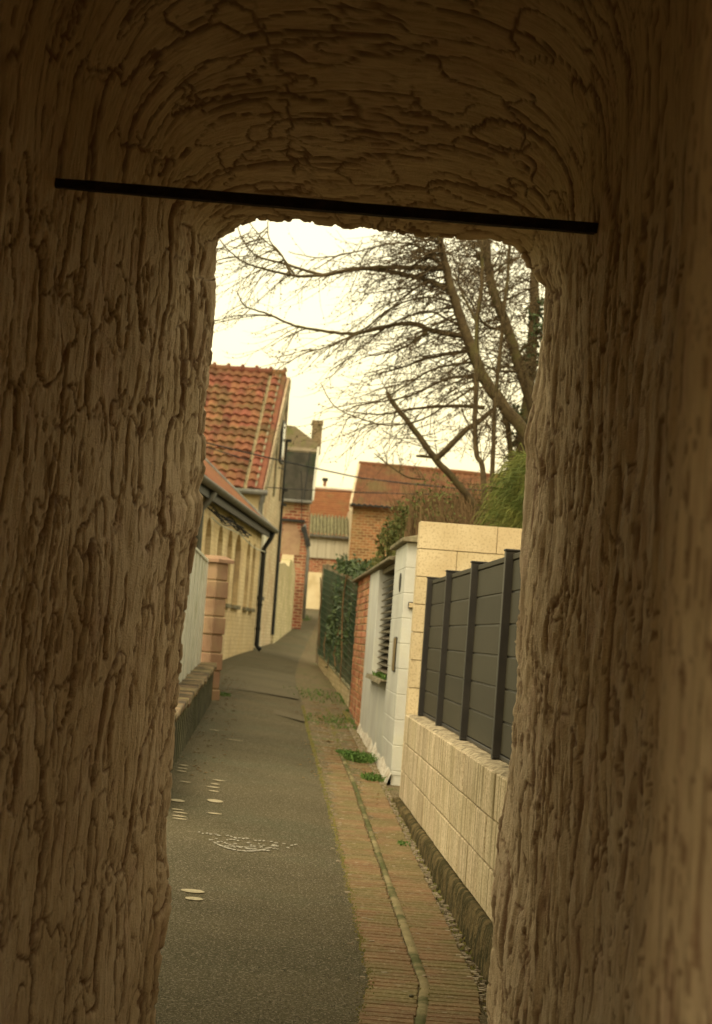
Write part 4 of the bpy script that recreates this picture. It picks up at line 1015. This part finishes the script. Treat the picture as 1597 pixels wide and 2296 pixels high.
# ------------------------------------------------------------------ bare trees
def smoothpts(px, Ys, n=8):
    c = [at(x, y, Y=Yv) for (x, y), Yv in zip(px, Ys)]
    out_ = []
    for i in range(len(c)-1):
        p0 = c[max(i-1, 0)]; p1 = c[i]; p2 = c[i+1]; p3 = c[min(i+2, len(c)-1)]
        for k in range(n):
            t = k/n; out_.append(.5*((2*p1)+(p2-p0)*t+(2*p0-5*p1+4*p2-p3)*t*t+(3*p1-p0-3*p2+p3)*t**3))
    out_.append(c[-1]); return out_
def z6(l): return [(438.6+x*.4859, 472.3+y*.4859) for x, y in l]
tr_r = random.Random(21)
class Tree:
    def __init__(s, name, base, label, cat='tree'):
        s.root = thing(name, base, label, cat); s.tw = MB(); s.n = 0
    def limb(s, px, Ys, r0, r1, name='limb', mat='bark', k=7, wob=.0):
        p_ = smoothpts(px, Ys, 6); n = len(p_)
        p_ = [q+Vector((tr_r.uniform(-1, 1), tr_r.uniform(-1, 1), tr_r.uniform(-1, 1)))*wob for q in p_]
        rr = [(r0+(r1-r0)*(i/(n-1))**.8)*(1+tr_r.uniform(-.06, .06)) for i in range(n)]
        put(name, MB().tube(p_, rr, k), mat, s.root, smooth=True, fixn=False); return p_
    def twig(s, p0, d, L, r, lift=.6, droop=.5, depth=1, kids=6):
        n = max(5, int(L/.09)); p_ = [Vector(p0)]; d = Vector(d).normalized(); st = L/n
        bend = Vector([tr_r.gauss(0, .12) for _ in range(3)])
        for i in range(n):
            t = i/n
            d = (d+Vector((0, 0, -droop*(1-t)+lift*t))*(2.2/n)+bend*(1.2/n)+Vector([tr_r.gauss(0, .05) for _ in range(3)])).normalized()
            p_.append(p_[-1]+d*st)
        s.tw.tube(p_, [r*(1-.8*i/n) for i in range(n+1)], 3 if r < .007 else 4, False); s.n += 1
        # spurs and buds
        for i in range(2, n, 1):
            if tr_r.random() < .75:
                q = p_[i]; sd_ = Vector([tr_r.gauss(0, 1) for _ in range(3)]).normalized()*tr_r.uniform(.015, .035)
                s.tw.tube([q, q+sd_*.7, q+sd_], [.004, .006, .003], 3, False)
        if depth > 0:
            for _ in range(kids):
                i = tr_r.randint(max(1, n//6), n-1); q = p_[i]; dd = (p_[min(i+1, n)]-p_[i-1]).normalized()
                side = Vector([tr_r.gauss(0, 1) for _ in range(3)]); side = (side-dd*side.dot(dd)).normalized()
                s.twig(q, dd*.75+side*.7, L*tr_r.uniform(.22, .5), r*.55, lift*.8, droop*.6, depth-1, max(2, kids//2))
    def along(s, pts, n, L, r, dirf, t0=0., t1=1., depth=1, kids=5, lift=.6, droop=.5):
        for _ in range(n):
            i = int((t0+(t1-t0)*tr_r.random())*(len(pts)-2)); s.twig(pts[i], dirf(pts, i), L*tr_r.uniform(.5, 1.2), r*tr_r.uniform(.7, 1.2), lift, droop, depth, kids)
    def done(s, mat='barkd'): put('twig', s.tw, mat, s.root, kind='stuff', fixn=False)
def left(p_, i): return Vector((-1+tr_r.gauss(0, .35), tr_r.gauss(0, .6), tr_r.gauss(-.1, .4)))
def anyd(p_, i): return Vector((tr_r.gauss(-.3, .9), tr_r.gauss(0, .7), tr_r.gauss(.1, .5)))
def upd(p_, i): return Vector((tr_r.gauss(-.1, .5), tr_r.gauss(0, .5), 1))
base = at(1215, 1120, Y=23); base.z = g(1, 23)
T = Tree('leaning_bare_tree', base, 'large bare tree whose leaning trunk throws long drooping branches left over the alley')
tA = T.limb(z6([(1130, 100), (1133, 160), (1150, 230), (1175, 340), (1215, 470), (1265, 620), (1330, 770), (1420, 900), (1530, 1050), (1590, 1330), (1590, 1600), (1580, 2100)]), [23]*12, .030, .095, 'trunk', wob=.006)
bA = [([(1160, 268), (1000, 262), (850, 262), (700, 275), (600, 297), (460, 300), (340, 275), (230, 240), (150, 180), (105, 120)], .034),
      ([(1170, 370), (1080, 325), (980, 298), (860, 275), (740, 268), (620, 292), (560, 290), (430, 250), (330, 225), (270, 200), (215, 130), (190, 60)], .036),
      ([(1240, 578), (1100, 555), (1000, 520), (900, 530), (730, 567), (560, 550), (440, 525), (330, 475), (230, 440), (190, 370)], .036),
      ([(1245, 650), (1060, 682), (960, 722), (780, 768)], .022),
      ([(1335, 908), (1180, 900), (1000, 915), (850, 940), (690, 925)], .026),
      ([(1070, 560), (1010, 600), (960, 630), (870, 660), (780, 672)], .02),
      ([(1150, 260), (1050, 190), (990, 120), (950, 60)], .026),
      ([(440, 300), (400, 210), (340, 130), (335, 30)], .014),
      ([(460, 298), (380, 190), (300, 120), (240, 40)], .012),
      ([(1290, 760), (1150, 780), (1000, 850), (860, 880), (720, 905)], .02),
      ([(1270, 700), (1100, 730), (980, 800), (860, 870), (740, 900)], .016),
      ([(1230, 540), (1100, 470), (1000, 480), (880, 540), (760, 640), (620, 740)], .014),
      ([(1310, 800), (1200, 870), (1050, 960), (900, 990), (760, 960), (640, 900), (580, 800)], .014),
      ([(1190, 420), (1050, 400), (900, 450), (760, 560), (600, 630), (500, 660), (380, 730)], .014),
      ([(1170, 300), (1060, 330), (960, 400), (850, 450), (700, 560)], .012),
      ([(1145, 220), (1020, 160), (900, 150), (780, 180), (640, 210), (540, 215), (430, 190)], .012)]
for l, r0 in bA:
    Yv = [23+(-1)**len(l)*.04*i*1.0 for i in range(len(l))]
    q = T.limb(z6(l), Yv, r0, .005 if r0 < .03 else .006, 'branch', 'bark', 6, .004)
    T.along(q, int(4+len(l)*.8), .55, .0065, left, .12, .97, 1, 3, .5, .7)
    T.along(q, int(3+len(l)*.7), 1.15, .0062, left, .05, .8, 1, 3, 1.1, 1.0)
T.along(tA, 90, .95, .009, left, .0, .6, 2, 4, .5, .5)
T.along(tA, 35, .8, .008, anyd, .0, .6, 1, 4, .5, .3)
T.done()
# second leaning trunk, ivy at its foot
b2_ = at(1225, 1120, Y=24.5); b2_.z = g(1, 24)
T = Tree('twin_bare_tree', b2_, 'second bare trunk curving up beside the first, near the tunnel edge')
tB = T.limb(z6([(1335, 90), (1342, 150), (1350, 250), (1380, 390), (1430, 520), (1480, 670), (1515, 770), (1560, 900), (1620, 1150), (1640, 1500), (1640, 2000)]), [24.5]*11, .036, .10, 'trunk', wob=.006)
T.along(tB, 120, 1.0, .009, anyd, .0, .65, 2, 4, .5, .4); T.along(tB, 30, .9, .009, left, .0, .65, 1, 4, .4, .5)
for l in ([(1350, 250), (1290, 180), (1240, 110)], [(1400, 430), (1500, 380), (1600, 340)], [(1440, 560), (1330, 520), (1270, 420), (1200, 330)], [(1500, 740), (1400, 740), (1300, 700), (1180, 705)], [(1360, 300), (1450, 230), (1560, 200)], [(1480, 660), (1560, 600), (1640, 560)]):
    q = T.limb(z6(l), [24.5, 24.4, 24.2, 24.][:len(l)], .022, .006, 'branch', 'bark', 5, .004); T.along(q, 9, .6, .006, anyd, .1, 1, 1, 4)
T.done()
b3_ = at(1195, 1200, Y=26); b3_.z = g(1, 26)
T = Tree('ivy_clad_tree', b3_, 'upright tree trunk wrapped in dark ivy at the right edge of the opening')
tC = T.limb(z6([(1572, 200), (1566, 330), (1556, 620), (1530, 900), (1505, 1100), (1490, 1500), (1490, 2200)]), [26]*7, .06, .085, 'trunk', wob=.01)
lf = MB()
for q in tC[8:36]:
    join(lf, leafmesh(120, q, (.16, .16, .16), .06, tr_r))
put('ivy', lf, 'ivy', T.root, kind='stuff', fixn=False)
T.along(tC, 90, .9, .008, anyd, .0, .8, 1, 5, .5, .3); T.done()
specs = [('slender_tree', [(1325, 60), (1322, 200), (1320, 340), (1300, 500), (1297, 700), (1290, 1000), (1300, 1130), (1330, 1230), (1330, 1700)], 21.5, .018, .032, 'pale slender stem rising vertically between the two leaning trunks', 'bark'),
         ('slender_tree', [(1452, 100), (1445, 250), (1425, 450), (1410, 600), (1385, 850), (1372, 1150), (1370, 1700)], 22, .013, .028, 'thin pale stem just right of the tallest slender stem', 'bark'),
         ('leaning_stump_tree', [(885, 838), (900, 870), (960, 950), (1030, 1040), (1110, 1150), (1200, 1250), (1300, 1400), (1340, 1700)], 27, .026, .058, 'sawn off leaning trunk standing above the barn roof', 'bark'),
         ('slender_tree', [(1420, 950), (1440, 1000), (1450, 1080), (1465, 1300), (1470, 1700)], 25, .03, .045, 'short dark stem low between the trunks near the yellow green shrub', 'bark')]
for nm, l, Yv, r0, r1, lb_, mt2 in specs:
    bb_ = at(*z6([l[-1]])[0], Y=Yv); bb_.z = g(1, Yv)
    T = Tree(nm, bb_, lb_); q = T.limb(z6(l), [Yv]*len(l), r0, r1, 'trunk', mt2, 7, .005)
    if nm == 'leaning_stump_tree':
        q2 = T.limb(z6([(1105, 1148), (1150, 1110), (1250, 1010), (1300, 980), (1375, 915)]), [27]*5, .05, .03, 'branch', 'bark', 6)
        T.limb(z6([(1105, 1140), (1060, 1135), (1018, 1132)]), [27]*3, .025, .018, 'branch', 'bark', 5)
        q3 = T.limb(z6([(1060, 1240), (980, 1230), (900, 1180), (825, 1120)]), [26.6]*4, .016, .008, 'branch', 'bark', 5)
        T.along(q, 30, .7, .007, anyd, .0, .7, 1, 4, .5, .1); T.along(q2, 16, .5, .006, anyd, 0, 1, 1, 4); T.along(q3, 10, .5, .006, upd, 0, 1, 1, 3)
    else:
        if l[0] == (1325, 60):
            q2 = T.limb(z6([(1300, 520), (1270, 460), (1230, 380), (1200, 300)]), [Yv]*4, .02, .008, 'branch', 'bark', 5); T.along(q2, 8, .5, .006, upd)
        T.along(q, 46, .75, .006, upd, 0., .9, 1, 4, .4, .1)
    T.done('barkd')

# ------------------------------------------------------------------ shrubs behind the walls
def shrub(name, label, cx_, cy_, zb_, zt_, rx, ry, nl, ntw, leafm, size=.06, tm='twig'):
    o = thing(name, (cx_, cy_, zb_), label, 'shrub', 'shrubs behind the walls')
    zc = (zb_+zt_)/2; rz = (zt_-zb_)/2
    if nl: put('foliage', leafmesh(nl, (cx_, cy_, zc), (rx, ry, rz), size, rs), leafm, o, kind='stuff', fixn=False)
    tm_ = MB()
    for _ in range(ntw):
        a_ = rs.uniform(0, 2*PI); r_ = rs.random()**.5
        p0 = Vector((cx_+rx*.7*r_*math.cos(a_), cy_+ry*.7*r_*math.sin(a_), zc-rz*rs.uniform(.2, 1))); d_ = Vector((rs.gauss(0, .4), rs.gauss(0, .3), 1)).normalized(); L_ = min(rz*rs.uniform(.4, 1.1), (zt_+.12-p0.z)*rs.uniform(.6, 1.15))
        pts = [p0]
        for k in range(5): d_ = (d_+Vector((rs.gauss(0, .16), rs.gauss(0, .16), rs.gauss(0, .1)))).normalized(); q_ = pts[-1]+d_*L_/5; q_.x = max(q_.x, XP+.33, cx_-rx*1.15); pts.append(q_)
        tm_.tube(pts, [.008, .007, .006, .005, .004, .003], 3, False)
    put('stems', tm_, tm, o, kind='stuff', fixn=False)
def sxy(px, Yv): return at(px, 1150, Y=Yv).x
shrub('evergreen_shrub', 'dark olive evergreen shrub just left of the tall pale block wall', sxy(918, 24), 24, -.5, 1.66, .40, .8, 6000, 800, 'shrub')
shrub('twiggy_shrub', 'brown twiggy shrub rising above the left end of the pale wall', sxy(985, 22), 22, -.2, 1.92, .5, .9, 1500, 2400, 'shrub', .045)
shrub('twiggy_shrub', 'reddish brown twig thicket above the middle of the pale wall', sxy(1060, 21), 21, -.2, 1.88, .5, .9, 500, 2800, 'shrub', .04)
shrub('twiggy_shrub', 'olive twig thicket beside the drooping yellow green plant', sxy(1130, 21.5), 21.5, -.3, 1.78, .5, .9, 1500, 2200, 'shrub', .05)
shrub('evergreen_shrub', 'low olive shrub between the barn wall and the white pillar', sxy(893, 27), 27.5, -.3, 1.35, .35, .7, 2600, 300, 'shrub', .055)
shrub('twiggy_shrub', 'tall loose thicket of brown twigs in front of the barn roof', sxy(1000, 29), 29, .9, 2.65, .85, .9, 500, 2400, 'shrub', .045)
shrub('twiggy_shrub', 'farthest right brown twig thicket below the ivy clad trunk', sxy(1110, 28), 28, .8, 2.6, .8, .9, 500, 2300, 'shrub', .045)
# drooping yellow-green plant
dg = thing('drooping_plant', (sxy(1185, 18.5), 18.5, g(1, 18)), 'bright yellow green plant with drooping blades against the tunnel edge', 'plant')
bm_ = MB(); cx0 = at(1190, 1060, Y=18.5)
for _ in range(2600):
    px, py = rs.gauss(1175, 36), rs.uniform(1015, 1175)
    lim = 1190-(py-1010)*.70+rs.gauss(0, 9)
    if px < lim-8: continue
    p0 = at(px, py, Y=rs.uniform(18.1, 19.1))
    d_ = Vector((-1+rs.gauss(0, .5), rs.gauss(0, .5), -.3+rs.gauss(0, .35))).normalized(); L_ = rs.uniform(.16, .34); w_ = .004
    up_ = Vector((0, 0, 1)); sd_ = d_.cross(up_).normalized()
    mid = p0+d_*L_*.5; end = p0+d_*L_*.8+Vector((0, 0, -L_*.45)); sdv_ = Vector((rs.gauss(0, 1), rs.gauss(0, 1), rs.gauss(0, 1))).normalized()*w_
    bm_.add([p0-sdv_*.5, p0+sdv_*.5, mid+sdv_, mid-sdv_, end], [(0, 1, 2, 3), (3, 2, 4)])
put('blades', bm_, 'bright', dg, kind='stuff', fixn=False)
stp = MB()
for _ in range(9):
    x_ = dg.location.x+rs.uniform(-.1, .3); stp.tube([(x_, 18.6, g(1, 18)), (x_+rs.uniform(-.05, .05), 18.6, .6), (x_+rs.uniform(-.15, .05), 18.6, 1.6)], .012, 5)
put('stem', stp, 'twig', dg, kind='stuff')
core = leafmesh(1500, (at(1190, 1110, Y=19.3).x+.1, 19.3, at(1190, 1120, Y=19.3).z), (.28, .3, .5), .08, rs)
put('inner_foliage', core, 'shrub', dg, kind='stuff', fixn=False)

# ------------------------------------------------------------------ weeds, moss, pebbles, litter
def weed(px, py, n, spread, h, label, small=False):
    c = gpt(px, py, 0); o = thing('weed', c, label, 'weed', 'weeds along the wall foot'); mbw = MB()
    for _ in range(n):
        a_ = rs.uniform(0, 2*PI); r_ = spread*rs.random()**.7
        p0 = Vector((c.x+r_*math.cos(a_)*.55, c.y+r_*math.sin(a_)*1.6, 0)); p0.x = min(p0.x, 1.03); p0.z = g(p0.x, p0.y)-.01
        d_ = Vector((rs.gauss(0, .6), rs.gauss(0, .6), 1)).normalized(); L_ = h*rs.uniform(.4, 1.2); w_ = Vector((rs.gauss(0, 1), rs.gauss(0, 1), .2)).normalized()*rs.uniform(.004, .010)
        mid = p0+d_*L_*.6; end = mid+Vector((d_.x, d_.y, -.1))*L_*.5
        mbw.add([p0-w_*.4, p0+w_*.4, mid+w_, mid-w_, end], [(0, 1, 2, 3), (3, 2, 4)])
    put('leaves', mbw, 'weed', o, kind='stuff', fixn=False)
weed(808, 1705, 700, .26, .13, 'largest green weed clump at the foot of the white wall')
weed(835, 1748, 380, .16, .09, 'green weed clump at the near corner of the white wall')
weed(775, 1690, 260, .18, .06, 'thin weed patch left of the largest clump')
weed(748, 1618, 420, .7, .06, 'straggling weeds up the brick strip near the red brick wall')
weed(722, 1560, 420, 1.1, .07, 'farthest weeds below the green wire fence')
weed(788, 1790, 60, .06, .025, 'small moss tuft growing in the paving channel')
weed(905, 1895, 110, .07, .05, 'small weed beside the mossy plinth')
weed(925, 1925, 60, .05, .03, 'flat weed rosette on the paving near the plinth')
weed(497, 1560, 260, .22, .08, 'weed clump at the foot of the stone gate pillar')
weed(668, 1388, 300, .8, .25, 'tall weeds at the foot of the far garden wall')
weed(897, 2050, 30, .03, .015, 'tiny green tuft in the paving joint nearest the tunnel')
weed(868, 1600, 60, .05, .05, 'few blades at the foot of the white apron wall')
sill_m = MB()
for _ in range(260):
    p0 = Vector((XP-.03+rs.uniform(0, .12), rs.uniform(18.55, 20.6), -.385)); d_ = Vector((rs.gauss(-.3, .5), rs.gauss(0, .6), 1)).normalized(); L_ = rs.uniform(.02, .07); w_ = Vector((rs.gauss(0, 1), rs.gauss(0, 1), 0)).normalized()*.008
    sill_m.add([p0-w_*.4, p0+w_*.4, p0+d_*L_*.6+w_, p0+d_*L_*.6-w_, p0+d_*L_], [(0, 1, 2, 3), (3, 2, 4)])
tag(put('sill_moss', sill_m, 'weed', kind='stuff', fixn=False), 'green moss and weeds on the ledge under the louvre', 'moss')
mm = MB()
for _ in range(5200):
    y = rs.uniform(7, 26)
    if rs.random() < .5: x = xr_asph(y)+rs.gauss(.0, .012)
    elif rs.random() < .6: x = rs.uniform(.96, 1.03)
    else: x = .745+shift(y)+rs.gauss(0, .02)
    z_ = g(x, y)-.004; s_ = rs.uniform(.004, .012)
    a_ = rs.uniform(0, PI); mm.add([(x-s_, y, z_), (x+s_*.6, y+s_, z_), (x+s_*.5, y-s_, z_), (x, y, z_+s_*rs.uniform(.7, 1.6))], [(0, 1, 3), (1, 2, 3), (2, 0, 3)])
tag(put('moss_fringe', mm, M('moss', (.10, .11, .025), (.19, .15, .05), 20, .95, 0), fixn=False), kind='stuff', label='mossy crumbs along the asphalt edge and paving joints', cat='moss')
pb = MB()
for _ in range(1500):
    y = rs.uniform(7.1, 24); x = rs.uniform(.955, 1.02) if rs.random() < .75 else rs.uniform(.45, 1.0); s_ = rs.uniform(.004, .013)
    z_ = g(x, y)+.0; c = Vector((x, y, z_))
    pb.obox(c, Vector((s_, s_*rs.uniform(-.5, .5), 0)), Vector((s_*rs.uniform(-.4, .4), s_*rs.uniform(.5, 1), 0)), Vector((0, 0, s_*.5)))
tag(put('gravel', pb, 'stone', fixn=False), kind='stuff', label='loose pebbles and crumbs at the foot of the block wall', cat='gravel')
lt = MB()
for _ in range(260):
    y = rs.uniform(15, 30); x = rs.uniform(-.72, -.35) if rs.random() < .5 else rs.uniform(.3, 1.0); s_ = rs.uniform(.008, .02); z_ = g(x, y)+.016
    lt.add([(x-s_, y, z_), (x, y+s_*1.5, z_+.004), (x+s_, y, z_+.002), (x, y-s_*1.5, z_+.006)], [(0, 1, 2), (0, 2, 3)])
tag(put('leaf_litter', lt, 'litter', fixn=False), kind='stuff', label='scattered dry leaves along both edges of the path', cat='leaf litter')
chp = MB(); chd = MB()
for i in range(15000):
    y = 6.8+5.2*rs.random()**1.3; x = rs.uniform(-.65, float(xr_asph(y))-.01); s_ = rs.uniform(.0022, .0045)
    a_, b_ = xl_asph(y), xr_asph(y); t_ = (x-a_)/(b_-a_); z_ = g(x, y)+.012*(1-abs(2*t_-1)**4)-.001
    th = rs.uniform(0, 2*PI); c_, d_ = math.cos(th)*s_, math.sin(th)*s_
    (chp if i % 3 == 0 else chd).add([(x+c_, y+d_, z_), (x-d_, y+c_, z_), (x-c_, y-d_, z_), (x+d_, y-c_, z_), (x+c_*.2, y, z_+s_*rs.uniform(.7, 1.3))], [(0, 1, 4), (1, 2, 4), (2, 3, 4), (3, 0, 4)])
tag(put('pale_chippings', chp, M('pale_chipping', (.20, .165, .12), (.30, .25, .18), 30, .9, 0), fixn=False), kind='stuff', label='pale stone chippings standing proud in the near asphalt', cat='chippings')
tag(put('dark_chippings', chd, M('dark_chipping', (.055, .05, .038), (.11, .09, .065), 30, .85, 0), fixn=False), kind='stuff', label='dark stone chippings standing proud in the near asphalt', cat='chippings')
for lb_, (px, py) in (('small dark stone on the paving near the tunnel', (922, 2240)), ('orange brown pebble at the kink of the paving channel', (952, 2195))):
    c = gpt(px, py, -.0); s_ = MB(); rr = .011
    P = [[c+Vector((rr*math.cos(t)*math.cos(f_)*random.uniform(.85, 1.15), rr*math.sin(t)*math.cos(f_)*random.uniform(.85, 1.15), rr*.6*math.sin(f_)+.012)) for t in np.linspace(0, 2*PI, 9)] for f_ in np.linspace(-PI/2, PI/2, 6)]
    s_.grid(P); tag(put('pebble', s_, 'stone' if 'orange' in lb_ else 'darkwall', fixn=False), lb_, 'pebble')
